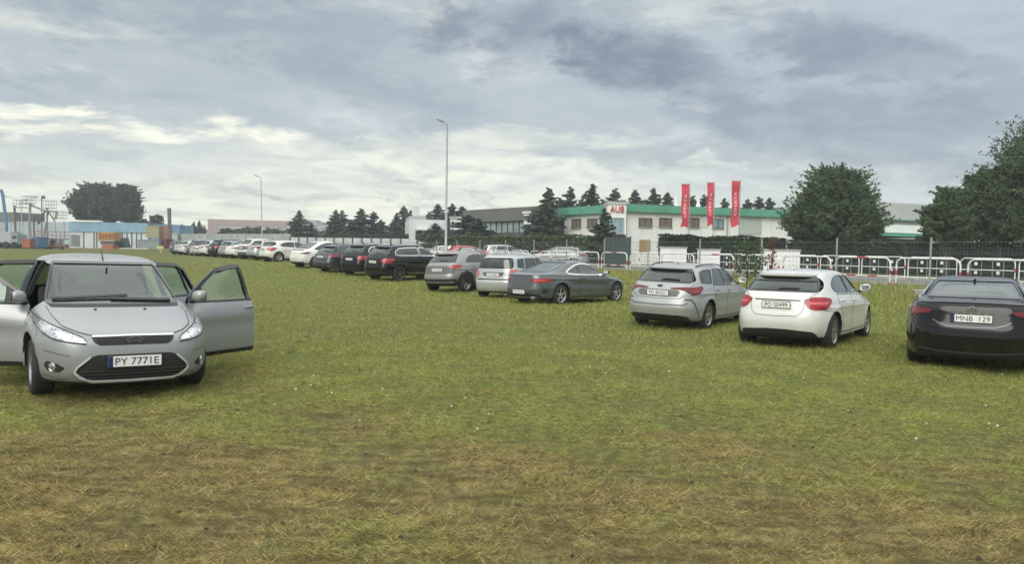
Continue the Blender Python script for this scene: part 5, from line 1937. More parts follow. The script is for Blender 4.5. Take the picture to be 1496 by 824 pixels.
# ------------------------------------------------------------------ buildings
class Facade:
    """frame on a facade: u metres along it, w metres out of it (towards the viewer), z up"""
    def __init__(s, px0, d0, px1, d1, py=355):
        a, b = at(px0, py, d0), at(px1, py, d1)
        s.o = Vector((a.x, a.y, 0))
        e = Vector((b.x - a.x, b.y - a.y, 0))
        s.L = e.length
        s.e = e.normalized()
        s.n = Vector((s.e.y, -s.e.x, 0))
        s.px0, s.d0, s.px1, s.d1 = px0, d0, px1, d1
        s.M = Matrix(((s.e.x, -s.n.x, 0, s.o.x), (s.e.y, -s.n.y, 0, s.o.y), (0, 0, 1, 0), (0, 0, 0, 1)))

    def uz(s, px, py):
        """where the ray through the pixel meets the facade plane"""
        C = Vector((0, 0, CAM_H)); r = at(px, py, 1.0) - C
        t = (s.o - C).dot(s.n) / r.dot(s.n)
        p = C + r * t
        return (p - s.o).dot(s.e), p.z

    def box(s, mb, u0, u1, z0, z1, w0, w1, m=0):
        """w measured outwards"""
        mb.box(u0, u1, -w1, -w0, z0, z1, m, M=s.M)

    def rect(s, mb, pxa, pya, pxb, pyb, w0, w1, m=0):
        a = s.uz(pxa, pya); b = s.uz(pxb, pyb)
        s.box(mb, min(a[0], b[0]), max(a[0], b[0]), min(a[1], b[1]), max(a[1], b[1]), w0, w1, m)
        return min(a[0], b[0]), max(a[0], b[0]), min(a[1], b[1]), max(a[1], b[1])


WALLW = mat('wall_white', (.76, .77, .75), .8, var=.06, vscale=.6)
WALLG = mat('wall_grey', (.40, .41, .41), .8, var=.08, vscale=.5)
GREENR = mat('roof_green', (.10, .32, .22), .5, var=.1, vscale=.8)
WFRAME = mat('window_frame_brown', (.10, .08, .06), .5)
WPANE = glass('window_pane', (.2, .2, .2), .0, .03)
BROWNP = mat('blind_brown', (.165, .14, .105), .6, var=.2, vscale=3)  # mottled brown fill for the window panes
BLUEPANE = mat('blind_blue', (.22, .34, .38), .35, var=.2, vscale=2)  # blue pane fill; on the tower window the reflection is painted in with it


def windows(f, root, rects, fill, frame=None):
    for i, (a, b, c, d) in enumerate(rects):
        u0, z1 = f.uz(a, b); u1, z0 = f.uz(c, d)
        mb = MB()
        t = .07
        f.box(mb, u0, u1, z1 - t, z1, .02, .10); f.box(mb, u0, u1, z0, z0 + t, .02, .10)
        f.box(mb, u0, u0 + t, z0 + t, z1 - t, .02, .10); f.box(mb, u1 - t, u1, z0 + t, z1 - t, .02, .10)
        f.box(mb, (u0 + u1) / 2 - .03, (u0 + u1) / 2 + .03, z0 + t, z1 - t, .02, .09)
        w = obj('window', mb, frame or WFRAME, root)
        pn = MB(); f.box(pn, u0 + t, u1 - t, z0 + t, z1 - t, .01, .05)
        obj('pane', pn, fill[i % len(fill)] if isinstance(fill, list) else fill, w)
        s = MB(); f.box(s, u0 - .06, u1 + .06, z0 - .06, z0, .02, .16)
        obj('sill', s, CONCRETE, w)


def block(name, label, f, pyl, depth, wall, cat='building', roof_m=None, roof_h=.0, over=.3, z0=-.2, pyr=None, band=None):
    """simple volume: the facade pulled back by depth; pyl is the pixel row of the eave at its left end"""
    z1 = f.uz(f.px0, pyl)[1]
    root = thing(name, label, cat, (f.o.x, f.o.y, hg(f.o.x, f.o.y)))
    root.location = (0, 0, 0)
    mb = MB(); f.box(mb, 0, f.L, z0, z1 - roof_h, -depth, 0)
    obj('wall', mb, wall, root)
    if roof_h > 0:
        r = MB(); f.box(r, -over, f.L + over, z1 - roof_h, z1, -depth - over, over)
        obj('roof', r, roof_m, root)
    return root, z1


def build_green_building():
    f = Facade(915, 75, 1165, 81)
    root, z1 = block('office_building', 'white two-storey building with a green roof band behind three red flags', f, 298, 24, WALLW, roof_m=GREENR, roof_h=.72, over=.45)
    r2 = [(933, 318, 952, 331.5), (963, 318, 981, 332), (1005.5, 318, 1021, 332.5), (1041, 319.5, 1056.5, 333.5)]
    windows(f, root, r2, [BROWNP, BROWNP, BROWNP, BLUEPANE])
    mb = MB()
    for (a, b, c, d) in ((953, 319, 962, 331), (1023, 320, 1034, 332.5)):
        f.rect(mb, a, b, c, d, .01, .05)
    obj('wall_panel', mb, mat('panel_cream', (.60, .60, .54), .7), root)
    mb = MB(); f.rect(mb, 1080, 318, 1112, 343, .005, .06)
    obj('garage_panel', mb, mat('panel_greygreen', (.42, .47, .44), .6, var=.15), root)
    mb = MB(); f.rect(mb, 1061.5, 316, 1063, 345, .01, .09)
    obj('drainpipe', mb, WALLG, root)
    mb = MB(); f.rect(mb, 934, 350, 949.5, 368, .01, .08)
    obj('door', mb, mat('door_ochre', (.36, .26, .11), .6, var=.2), root)
    # panel joints: thin recessed battens along the wall
    for i in range(1, 12):
        mb = MB(); u = f.L * i / 12
        f.box(mb, u - .02, u + .02, .6, z1 - .75, .003, .022)
        obj('wall_batten', mb, mat('batten', (.58, .59, .58), .7), root)
    for px in (988, 1020):
        p = at(px, 300, 78)
        mb = MB(); mb.lathe([(.30, z1 - .05), (.14, z1 + .5), (.16, z1 + 1.1), (.001, z1 + 1.15)], 10, 'z')
        for i in range(len(mb.v)): mb.v[i] = (mb.v[i][0] + p.x, mb.v[i][1] + p.y, mb.v[i][2])
        obj('roof_vent', mb, mat('vent_white', (.75, .76, .74), .5), root, sm=50)
    mb = MB(); f.box(mb, f.uz(1040, 300)[0], f.uz(1058, 300)[0], z1 + .0, z1 + .16, -1.5, -1.0)
    obj('skylight', mb, WALLW, root)
    # left wing
    g = Facade(824, 86, 890, 79)
    z2 = g.uz(824, 304)[1]
    mb = MB(); g.box(mb, 0, g.L, -.2, z2 - .8, -14, 0); obj('wall', mb, WALLW, root)
    mb = MB(); g.box(mb, -.5, g.L + .3, z2 - .8, z2, -14, .45); obj('roof', mb, GREENR, root)
    windows(g, root, [(836, 320, 849, 333), (859, 319.5, 873, 333)], [BROWNP, BROWNP])
    mb = MB(); g.rect(mb, 850, 321, 858, 332, .01, .05); obj('wall_panel', mb, mat('panel_cream', (.60, .60, .54), .7), root)
    # sign tower
    h = Facade(887, 74, 914, 74)
    zt = h.uz(887, 294)[1]; zb = h.uz(900, 343)[1]
    mb = MB(); h.box(mb, 0, h.L, zb, zt - .3, -4, 0); obj('sign_tower', mb, WALLW, root)
    mb = MB(); h.box(mb, -.06, h.L + .06, zt - .3, zt, -4, .08); obj('tower_cap', mb, WALLG, root)
    mb = MB(); h.box(mb, .05, h.L - .05, -.2, zb, -3.8, -.3); obj('porch', mb, mat('dark_porch', (.05, .06, .06), .6), root)
    windows(h, root, [(892, 317.5, 911, 341)], [BLUEPANE], WALLG)
    me = text_mesh('AUB', 1.15, .05, 1.32)
    me.materials.append(mat('sign_red', (.50, .03, .05), .5))
    u, z = h.uz(901.5, 305.5)
    me.transform(h.M @ Matrix(((1, 0, 0, u), (0, 0, -1, -.09), (0, .72, 0, z), (0, 0, 0, 1))))
    link('sign_lettering', me, root)


def build_flags():
    RF = mat('flag_red', (.52, .055, .085), .75, var=.1, vscale=2)
    FT = mat('flag_lettering', (.80, .68, .66), .7)
    for i, (px, pt, pb, d, lab) in enumerate(((1007.5, 269, 333, 66, 'tall red banner flag with white lettering, leftmost of three, its foot curling left'),
                                              (1043.5, 267, 330, 66, 'tall red banner flag with white lettering, middle and narrowest of three'),
                                              (1081, 264.5, 330, 66, 'tall red banner flag with white lettering, rightmost of three'))):
        b = at(px - 1.5, 352, d); tp = at(px, pt - 1.5, d)
        zb = at(px, pb, d).z
        root = thing('banner_flag', lab, 'flag', (b.x, b.y, .62), 0, 'red banner flags in front of the office building')
        H = tp.z - .62
        mb = MB(); mb.tube([(0, 0, -.1), (tp.x - b.x, 0, H)], [.05, .03], 8)
        mb.tube([(tp.x - b.x, 0, H - .06), (tp.x - b.x - .75, 0, H - .06)], .018, 6)
        obj('pole', mb, GALV, root, sm=50)
        W = (.66, .58, .70)[i]
        N, K = 28, 6
        vs = []; rg = random.Random(i + 3)
        ph = rg.uniform(0, 6)
        z0 = zb - .62; z1 = H - .10

        def fold(a, t):
            amp = .10 * t * (1.0 - .3 * i)
            y = amp * math.sin(a * 4 + t * 7 + ph) + .05 * math.sin(t * 13 + ph)
            x = tp.x - b.x - .05 - W * a * (1 - .25 * t * abs(math.sin(t * 3 + ph))) - (.18 * max(0, t - .85) / .15 if i == 0 else 0) * a
            return x, y
        for j in range(N + 1):
            t = j / N
            for k in range(K + 1):
                a = k / K
                x, y = fold(a, t)
                vs.append((x, y, z1 + (z0 - z1) * t + .12 * t * math.sin(a * 3 + i)))
        fs = [(j * (K + 1) + k, j * (K + 1) + k + 1, (j + 1) * (K + 1) + k + 1, (j + 1) * (K + 1) + k) for j in range(N) for k in range(K)]
        o = len(vs)
        vs += [(x, y + .012, z) for x, y, z in vs]
        fs += [tuple(reversed([q + o for q in f])) for f in fs]
        m = MB(); m.add(vs, fs)
        cloth = obj('banner', m, RF, root, sm=80)
        me = text_mesh('OFERTA', .62, .0, None)
        # lettering reads upwards along the banner and follows its folds
        ys = [v.co.x for v in me.vertices]
        span = (max(ys) - min(ys))
        Lz = (z1 - z0) * .70
        for v in me.vertices:
            tt = .5 - v.co.x / span * (Lz / (z1 - z0))
            aa = .5 - (-v.co.y) / .62 * .62
            aa = .5 + v.co.y * .75
            tt2 = 1 - tt
            tz = .12 + .76 * tt
            x, y = fold(min(max(aa, .05), .95), tz)
            v.co = (x, y - .025, z1 + (z0 - z1) * tz)
        me.materials.append(FT)
        link('banner_lettering', me, cloth)


def build_other_buildings():
    # far grey-pink hall
    f = Facade(304, 190, 421, 192)
    root, z1 = block('warehouse', 'long low grey warehouse with a faded pink band, far behind the row', f, 320, 40, mat('wall_pale', (.42, .42, .40), .85, var=.08, vscale=.3), roof_m=mat('band_pink', (.38, .30, .30), .8), roof_h=1.4, over=.1)
    mb = MB(); f.rect(mb, 304, 321, 318, 345, .02, .12); obj('end_panel', mb, mat('band_pink', (.38, .30, .30), .8), root)
    for px in (330, 362, 408):
        windows(f, root, [(px, 333, px + 5, 340)], [WALLG])
    for i in range(1, 10):
        mb = MB(); f.box(mb, f.L * i / 10 - .12, f.L * i / 10 + .12, 0, z1 - 1.45, .0, .08); obj('wall_rib', mb, WALLG, root)
    f = Facade(420, 180, 466, 180.5)
    root, z1 = block('warehouse', 'pale block beside a dark spruce, right of the pink-banded warehouse', f, 322, 20, mat('wall_palegreen', (.46, .50, .48), .85, var=.08, vscale=.3))
    f2 = Facade(449, 176, 482, 176.5)
    mb = MB(); z = f2.uz(449, 321)[1]; f2.box(mb, 0, f2.L * .4, 0, z, -8, 0); f2.box(mb, f2.L * .4, f2.L, 0, z - 1.2, -8, 0)
    obj('annex', mb, mat('wall_blue', (.38, .42, .45), .8), root)
    windows(f2, root, [(452, 332, 458, 338), (470, 333, 477, 340)], [WALLG])
    # white building with chimneys
    f = Facade(598, 120, 650, 121)
    root, z1 = block('workshop', 'white gabled workshop with a tall twin chimney', f, 320, 14, mat('wall_white2', (.60, .61, .60), .8, var=.07, vscale=.5))
    mb = MB(); f.box(mb, 0, f.L * .45, z1, f.uz(600, 317)[1] + .2, -12, -.2); obj('parapet', mb, WALLG, root)
    mb = MB()
    for px in (606.5, 611.5):
        u = f.uz(px, 310)[0]; zz = f.uz(px, 301)[1]
        f.box(mb, u - .22, u + .22, z1 - .2, zz, -1.4, -.9)
    obj('chimney', mb, mat('chimney_white', (.62, .62, .62), .7), root)
    mb = MB(); f.rect(mb, 607, 337, 616, 350, .0, .1); obj('doorway', mb, TRIM, root)
    mb = MB(); f.box(mb, f.L * .2, f.L * .52, f.uz(610, 336)[1], f.uz(610, 334)[1], 0, 1.2); obj('canopy', mb, WALLW, root)
    f = Facade(657, 112, 676, 112)
    block('kiosk', 'small white flat-roofed block right of the tall lamp post', f, 316, 6, mat('wall_white3', (.62, .64, .62), .8), roof_m=WALLG, roof_h=.25, over=.15)
    # glazed showroom
    f = Facade(683, 100, 786, 88)
    root, z1 = block('showroom', 'long showroom with a grey-brown fascia above a wall of glass', f, 307.5, 18, mat('wall_dark', (.10, .11, .11), .7), roof_m=mat('fascia', (.13, .13, .12), .7, var=.12, vscale=.4), roof_h=1.55, over=.5)
    ug0, zg1 = f.uz(695, 321); ug1, zg0 = f.uz(768, 339.5)
    n = 9
    for i in range(n):
        a = ug0 + (ug1 - ug0) * i / n; b = ug0 + (ug1 - ug0) * (i + 1) / n
        mb = MB(); f.box(mb, a + .05, b - .05, zg0, z1 - 1.6, .0, .05)
        pane = obj('glass_pane', mb, mat('show_glass', (.34, .42, .40), .12, metal=.2, var=.25, vscale=.35), root)
        mb = MB(); f.box(mb, a - .05, a + .05, zg0, z1 - 1.6, .0, .14); f.box(mb, a, b, zg0 + 1.2, zg0 + 1.28, .052, .10)
        obj('mullion', mb, DARKMETAL, pane)
    mb = MB(); f.rect(mb, 769, 328, 781, 343, .1, .4); bs = obj('notice_board', mb, mat('board_dark', (.06, .08, .07), .6), root)
    mb = MB(); f.rect(mb, 770, 320.5, 780, 327.5, .4, .45); obj('poster', mb, WALLW, bs)
    mb = MB(); f.rect(mb, 769, 309.5, 781, 311.5, .5, .6); f.rect(mb, 771, 313.5, 778, 315, .5, .6); obj('sign_strip', mb, WALLW, root)
    # hall at the right behind the conifers
    f = Facade(1275, 105, 1400, 112)
    root, z1 = block('hall', 'pale grey hall with green bands, between the round tree and the big pine', f, 294, 30, mat('wall_hall', (.44, .46, .45), .8, var=.05, vscale=.3))
    mb = MB(); f.rect(mb, 1275, 319, 1400, 326.5, .0, .5); obj('green_band', mb, GREENR, root)
    h = Facade(1280, 92, 1368, 96)
    mb = MB(); h.rect(mb, 1280, 327, 1360, 342, -10, 0); obj('annex', mb, WALLW, root)
    mb = MB(); h.rect(mb, 1278, 340, 1366, 347.5, -10, .8); obj('canopy', mb, GREENR, root)
    mb = MB(); h.rect(mb, 1280, 347.5, 1360, 362, -9, -.2); obj('base', mb, mat('base_dark', (.06, .065, .06), .8), root)
    # left: blue-roofed shed and pale halls
    f = Facade(103, 152, 216, 150)
    root, z1 = block('storage_shed', 'long white storage shed with a blue roof in front of the big far tree', f, 324, 16, mat('wall_white4', (.50, .54, .55), .8, var=.12, vscale=.6), roof_m=mat('roof_blue', (.20, .33, .43), .6, var=.15, vscale=.4), roof_h=1.85, over=.2)
    mb = MB(); f.rect(mb, 104, 321.5, 148, 324.5, -.5, .35); obj('parapet', mb, WALLW, root)
    for px in (122, 137, 141, 178, 185, 192, 199, 206):
        mb = MB(); f.rect(mb, px, 338.5, px + 1.2, 362, .0, .10); obj('wall_rib', mb, DARKMETAL, root)
    f = Facade(-60, 165, 104, 160)
    root, z1 = block('hall', 'pale blue-grey hall behind the boom lifts at the far left', f, 322, 20, mat('wall_bluegrey', (.36, .41, .45), .8, var=.12, vscale=.5))
    mb = MB(); f.rect(mb, -60, 309, 22, 323, -8, .2); obj('upper_storey', mb, mat('upper_dark', (.15, .155, .15), .8), root)
    for px in range(-50, 100, 13):
        mb = MB(); f.rect(mb, px, 323, px + 1.0, 360, .0, .12); obj('wall_rib', mb, WALLG, root)
    # concrete panel fences
    for (a, da, b, db, top, lab, n) in ((424, 100, 600, 92, 346.5, 'pale concrete panel fence with dark posts behind the parked row', 13),
                                        (262, 135, 425, 112, 341.5, 'grey concrete panel fence at the far end of the row', 14)):
        f = Facade(a, da, b, db)
        root = thing('panel_fence', lab, 'fence', (0, 0, 0))
        pm = mat('fence_panel', (.47, .48, .48), .8, var=.12, vscale=.7) if n == 13 else mat('fence_panel2', (.33, .36, .34), .8, var=.15, vscale=.7)
        z = f.uz(a, top)[1]
        for i in range(n):
            u0, u1 = f.L * i / n, f.L * (i + 1) / n
            mb = MB(); f.box(mb, u0 + .09, u1 - .09, .55, z, -.05, .0); obj('panel', mb, pm, root)
            mb = MB(); f.box(mb, u0 - .09, u0 + .09, .5, z + .08, -.10, .06); obj('post', mb, DARKMETAL if n == 13 else CONCRETE, root)
    # white gate walls across the road
    for (px0, py0, px1, py1, d, lab) in ((965, 360, 1003, 385, 52, 'white gate wall across the road, left one, in front of the dark hedge'),
                                         (1020, 363, 1052, 386, 50, 'white gate wall across the road, middle one'),
                                         (1117, 363.5, 1169, 383, 47, 'white gate wall across the road, behind the reddish sapling')):
        f = Facade(px0, d, px1, d, 375)
        root = thing('gate_wall', lab, 'wall', (0, 0, 0))
        z = f.uz(px0, py0)[1]
        mb = MB(); f.box(mb, 0, f.L, .6, z - .08, -.25, 0); obj('wall', mb, WALLW, root)
        mb = MB(); f.box(mb, -.05, f.L + .05, z - .08, z, -.30, .05); obj('coping', mb, CONCRETE, root)
    f = Facade(884, 58, 921, 58)
    root = thing('dark_gate', 'dark green gate screen below the sign tower', 'gate', (0, 0, 0))
    mb = MB(); f.box(mb, 0, f.L, .62, f.uz(884, 346)[1], -.1, 0); obj('panel', mb, mat('gate_dark', (.035, .06, .055), .6, var=.2), root)
    for px in (884, 896, 908, 921):
        u = f.uz(px, 350)[0]
        mb = MB(); f.box(mb, u - .05, u + .05, .62, f.uz(px, 345)[1], .0, .10); obj('post', mb, DARKMETAL, root)
    f = Facade(922, 66, 966, 66)


# ------------------------------------------------------------------ the rental yard at the far left
def yard():
    def beam(mb, pts, d, r):
        P = [at(px, py, d) for px, py in pts]
        for a, b in zip(P[:-1], P[1:]): mb.tube([a, b], r, 6)
        return P

    def basket(root, px, py, d, w, m, h=1.1):
        c = at(px, py, d); mb = MB()
        for (z, r) in ((0, .06), (h * .5, .03), (h, .035)):
            mb.tube([(c.x - w / 2, c.y - .4, c.z + z), (c.x + w / 2, c.y - .4, c.z + z), (c.x + w / 2, c.y + .4, c.z + z), (c.x - w / 2, c.y + .4, c.z + z)], r, 5, closed=True)
        for sx in (-1, 0, 1):
            for sy in (-1, 1):
                mb.tube([(c.x + sx * w / 2, c.y + sy * .4, c.z), (c.x + sx * w / 2, c.y + sy * .4, c.z + h)], .03, 5)
        mb.box(c.x - w / 2, c.x + w / 2, c.y - .4, c.y + .4, c.z - .05, c.z + .03)
        obj('basket', mb, m, root)

    def chassis(root, px, d, w, m, h=1.3):
        c = at(px, 360, d); zg = .62
        mb = MB()
        mb.box(c.x - w / 2, c.x + w / 2, c.y - 1.1, c.y + 1.1, zg + .45, zg + .95, bev=.08)
        mb.box(c.x - w * .38, c.x + w * .30, c.y - .9, c.y + .9, zg + .95, zg + h + .35, bev=.15)
        obj('chassis', mb, m, root, sm=40)
        t = MB(); t.lathe([(.18, -.16), (.44, -.17), (.47, -.10), (.47, .10), (.44, .17), (.18, .16), (.001, .1)], 18)
        tm = t.mesh('wheel', RUBBER, 40)
        for sx in (-1, 1):
            for sy in (-1, 1):
                link('wheel', tm, root, (c.x + sx * (w / 2 - .35), c.y + sy * 1.0, zg + .47))
    YB = mat('boom_blue', (.10, .20, .32), .5, var=.2, vscale=2)
    YG = mat('boom_grey', (.24, .25, .25), .5, var=.2, vscale=2)
    YD = mat('boom_brown', (.13, .12, .11), .6, var=.2, vscale=2)
    YO = mat('machine_orange', (.36, .12, .06), .5, var=.2, vscale=2)
    YY = mat('machine_yellow', (.40, .25, .08), .5, var=.25, vscale=2)
    specs = [
        ('blue boom lift with a steep mast, at the left edge of the yard', [(9, 350), (9.5, 330), (4, 285), (1.5, 277)], .22, YB, None, 10, 4.2, 118, YB),
        ('brown boom lift with an upright mast beside the blue one', [(24, 356), (22.5, 335), (21, 300)], .16, YD, (31, 303, 2.0), 24, 3.6, 122, YG),
        ('grey articulated boom lift with its arm reaching right', [(44, 354), (43.5, 325), (44, 299), (64, 307), (83, 309), (81, 320)], .17, YG, (42, 297, 1.5), 44, 3.6, 120, YB),
        ('dark knuckle boom lift folded in a V', [(50, 356), (49, 313), (57, 327), (61, 316), (66, 308)], .13, YD, (88, 319, 1.6), 50, 3.2, 125, YD),
        ('grey mast lift with a raised basket, right of the folded boom', [(69, 356), (68.5, 330), (69, 304)], .16, YG, (73, 304, 1.7), 70, 3.4, 127, YG),
        ('slim lift with dark diagonal struts, rightmost of the boom lifts', [(64, 345), (71, 309), (80, 323)], .11, YD, None, 66, 3.0, 129, YO),
    ]
    for (lab, pts, r, m, bk, cx, w, d, cm) in specs:
        root = thing('boom_lift', lab, 'boom lift', (0, 0, 0), 0, 'boom lifts in the yard')
        mb = MB(); P = beam(mb, pts, d, r); obj('boom', mb, m, root, sm=50)
        if bk: basket(root, bk[0], bk[1], d, bk[2], YG)
        chassis(root, cx, d, w, cm)
    # scissor lifts
    for i, (px, d, m, lab) in enumerate(((62, 112, mat('faded_red', (.28, .13, .13), .6, var=.3, vscale=1.5), 'faded red scissor lift, left of two'), (86, 113, mat('faded_red2', (.25, .14, .14), .6, var=.3, vscale=1.5), 'faded red scissor lift, right of two'))):
        c = at(px, 358, d); zg = .62
        root = thing('scissor_lift', lab, 'scissor lift', (0, 0, 0))
        mb = MB(); mb.box(c.x - 1.15, c.x + 1.15, c.y - .6, c.y + .6, zg + .25, zg + .75, bev=.05); obj('base', mb, m, root)
        mb = MB()
        for k in range(3):
            z = zg + .75 + k * .22
            mb.tube([(c.x - 1.05, c.y - .5, z), (c.x + 1.05, c.y - .5, z + .22)], .05, 5)
            mb.tube([(c.x + 1.05, c.y - .5, z), (c.x - 1.05, c.y - .5, z + .22)], .05, 5)
        obj('scissor_arms', mb, DARKMETAL, root)
        mb = MB(); mb.box(c.x - 1.2, c.x + 1.2, c.y - .6, c.y + .6, zg + 1.42, zg + 1.55); obj('platform', mb, m, root)
        mb = MB()
        for z in (2.0, 2.55):
            mb.tube([(c.x - 1.2, c.y - .6, zg + z), (c.x + 1.2, c.y - .6, zg + z), (c.x + 1.2, c.y + .6, zg + z), (c.x - 1.2, c.y + .6, zg + z)], .04, 5, closed=True)
        for k in range(5):
            mb.tube([(c.x - 1.2 + .6 * k, c.y - .6, zg + 1.5), (c.x - 1.2 + .6 * k, c.y - .6, zg + 2.55)], .035, 5)
        obj('guard_rail', mb, m, root)
        t = MB(); t.lathe([(.001, -.1), (.22, -.1), (.24, 0), (.22, .1), (.001, .1)], 14)
        tm = t.mesh('wheel', RUBBER, 40)
        for sx in (-.85, .85): link('wheel', tm, root, (c.x + sx, c.y - .62, zg + .24))
    # coloured containers, tanks and a truck
    def container(px0, py0, px1, py1, d, m, lab, ribs=True, name='container', cat='container', dep=2.4):
        f = Facade(px0, d, px1, d)
        u1 = f.L; z1 = f.uz(px0, py0)[1]; z0 = max(.55, f.uz(px0, py1)[1])
        root = thing(name, lab, cat, (0, 0, 0))
        mb = MB(); f.box(mb, 0, u1, z0, z1, -dep, 0); obj('shell', mb, m, root)
        if ribs:
            n = max(3, int(u1 / .35))
            mb = MB()
            for k in range(n): f.box(mb, u1 * (k + .25) / n, u1 * (k + .75) / n, z0 + .12, z1 - .12, .0, .05)
            rb = obj('ribbed_side', mb, m, root); rb['kind'] = 'stuff'
        mb = MB(); f.box(mb, -.04, u1 + .04, z1 - .10, z1 + .03, -dep, .07); f.box(mb, -.04, u1 + .04, z0 - .03, z0 + .10, -dep, .07); obj('frame', mb, m, root)
    container(213, 330, 232, 346, 135, mat('cont_yellowgreen', (.33, .33, .20), .7, var=.15), 'yellow-green container beside the blue-roofed shed')
    container(233, 330, 245, 349, 136, mat('cont_red', (.32, .15, .13), .7, var=.2), 'red container between the yellow-green and the blue one')
    container(246, 330, 262, 340, 137, mat('cont_blue', (.18, .27, .40), .7, var=.15), 'blue container right of the red one')
    container(246, 340.5, 259, 350, 134, WALLG, 'pale grey box under the blue container', False, 'storage_box', 'box')
    container(201, 350, 232, 362, 118, mat('tarp_grey', (.24, .28, .29), .8, var=.2), 'grey tarpaulin-covered stack with a dark green top', False, 'covered_stack', 'stack')
    container(233, 349, 243, 363, 119, mat('box_maroon', (.14, .05, .05), .7, var=.2), 'dark maroon box beside the covered stack', True)
    container(32, 349, 44, 361, 108, YO, 'orange skip in front of the boom lifts', True, 'skip', 'skip')
    container(45, 346, 55, 361, 109, YB, 'dark blue skip next to the orange one', True, 'skip', 'skip')
    container(100, 343, 104, 360, 116, WALLG, 'narrow grey tank beside the scissor lifts', False, 'tank', 'tank')
    # orange machine with a cab
    f = Facade(143, 114, 168, 114)
    root = thing('loader', 'orange and yellow loader with dark tracks in front of the shed', 'loader', (0, 0, 0))
    mb = MB(); f.rect(mb, 143, 339, 167, 352, -2, 0); obj('body', mb, YY, root)
    mb = MB(); f.rect(mb, 146, 352, 167, 357, -1.8, -.1); obj('undercarriage', mb, DARKMETAL, root)
    mb = MB(); f.rect(mb, 150, 357, 166, 364, -1.6, .3); obj('bucket', mb, YO, root)
    mb = MB()
    for k in range(5): f.rect(mb, 145 + k * 4.6, 341, 147.5 + k * 4.6, 349, .0, .12)
    obj('grille', mb, YO, root)
    f = Facade(166, 116, 182, 116)
    root = thing('machine_cab', 'dark green cab with a sloping side right of the loader', 'machine', (0, 0, 0))
    a = [f.uz(px, py) for px, py in ((166, 362), (182, 362), (178, 347.5), (167, 347.5))]
    vs = [tuple(f.M @ Vector((u, 0, z))) for u, z in a] + [tuple(f.M @ Vector((u, 2, z))) for u, z in a]
    mb = MB(); mb.add(vs, [(0, 1, 2, 3), (7, 6, 5, 4), (0, 4, 5, 1), (1, 5, 6, 2), (2, 6, 7, 3), (3, 7, 4, 0)])
    obj('shell', mb, mat('cab_green', (.04, .07, .065), .5), root)
    mb = MB(); f.rect(mb, 168.5, 349, 176, 354, .0, .06); obj('window', mb, DARKGLASS, root)
    # lorry
    f = Facade(-8, 112, 25, 112)
    root = thing('lorry', 'grey lorry at the left edge of the yard', 'lorry', (0, 0, 0))
    mb = MB(); f.rect(mb, -8, 338, 16, 354, -2.4, 0); obj('cargo_box', mb, mat('lorry_grey', (.36, .39, .40), .6, var=.12), root)
    mb = MB(); f.rect(mb, 16.5, 342, 25, 356, -2.3, 0); cab = obj('cab', mb, mat('lorry_cab', (.30, .34, .36), .5), root)
    mb = MB(); f.rect(mb, 18, 344, 24, 349, .0, .04); obj('window', mb, DARKGLASS, cab)
    t = MB(); t.lathe([(.001, -.14), (.46, -.15), (.5, -.08), (.5, .08), (.46, .15), (.001, .14)], 18)
    tm = t.mesh('wheel', RUBBER, 40)
    for px in (-3, 8, 21):
        u = f.uz(px, 358)[0]; p = f.M @ Vector((u, .1, 0)); link('wheel', tm, root, (p.x, p.y, 1.12))
    # masts and poles
    for (px, pt, d, r, lab, lean) in ((249, 304, 128, .32, 'leaning dark chimney mast among the containers', -2.0), (220, 314, 150, .14, 'short dark mast behind the yellow-green container', -1.0), (61, 289, 130, .09, 'thin pole with a small box on top in the yard', 0)):
        b = at(px, 356, d); tp = at(px + lean, pt, d)
        root = thing('mast', lab, 'mast', (0, 0, 0))
        mb = MB(); mb.tube([(b.x, b.y, .5), tp], [r * .8, r], 8); obj('pole', mb, YD, root, sm=50)
        if lean == 0:
            mb = MB(); mb.box(tp.x, tp.x + .5, tp.y - .15, tp.y + .15, tp.z - .1, tp.z + .35, bev=.03); obj('lamp_box', mb, DARKMETAL, root)
    # small signpost in the grass at the far edge
    p = at(235, 372, 95)
    root = thing('signpost', 'small yellow sign on a short post at the far edge of the field', 'sign', (p.x, p.y, hg(p.x, p.y)))
    mb = MB(); mb.box(-.12, .12, -.05, .05, -.1, .75); obj('post', mb, mat('post_wood', (.36, .30, .16), .8), root)
    mb = MB(); mb.box(-.45, .35, -.09, -.05, .50, .85); obj('board', mb, mat('board_yellow', (.55, .48, .20), .7), root)


# ------------------------------------------------------------------ trees, hedges
def leaf_mat(name, a, b, trans=.25):
    if name in MATS: return MATS[name]
    m = bpy.data.materials.new(name)
    m.use_nodes = True
    t = NT(m.node_tree)
    bs = m.node_tree.nodes['Principled BSDF']
    tc = t.n.new('ShaderNodeTexCoord')
    n = t.noise(tc.outputs['Object'], .9, 5, .65)
    at_ = t.n.new('ShaderNodeAttribute'); at_.attribute_name = 'tone'
    f = t.math('ADD', t.math('MULTIPLY', t.step(n, .3, .7), .6), t.math('MULTIPLY', at_.outputs['Fac'], .4))
    c = t.mix(f, a, b)
    t.l.new(c, bs.inputs['Base Color'])
    bs.inputs['Roughness'].default_value = .75
    bs.inputs['Specular IOR Level'].default_value = .2
    tl = t.n.new('ShaderNodeBsdfTranslucent'); t.l.new(c, tl.inputs[0])
    mx = t.n.new('ShaderNodeMixShader'); mx.inputs[0].default_value = trans
    out = m.node_tree.nodes['Material Output']
    t.l.new(bs.outputs[0], mx.inputs[1]); t.l.new(tl.outputs[0], mx.inputs[2]); t.l.new(mx.outputs[0], out.inputs[0])
    MATS[name] = m
    return m


BARK = mat('bark', (.085, .065, .05), .9, var=.3, vscale=5)


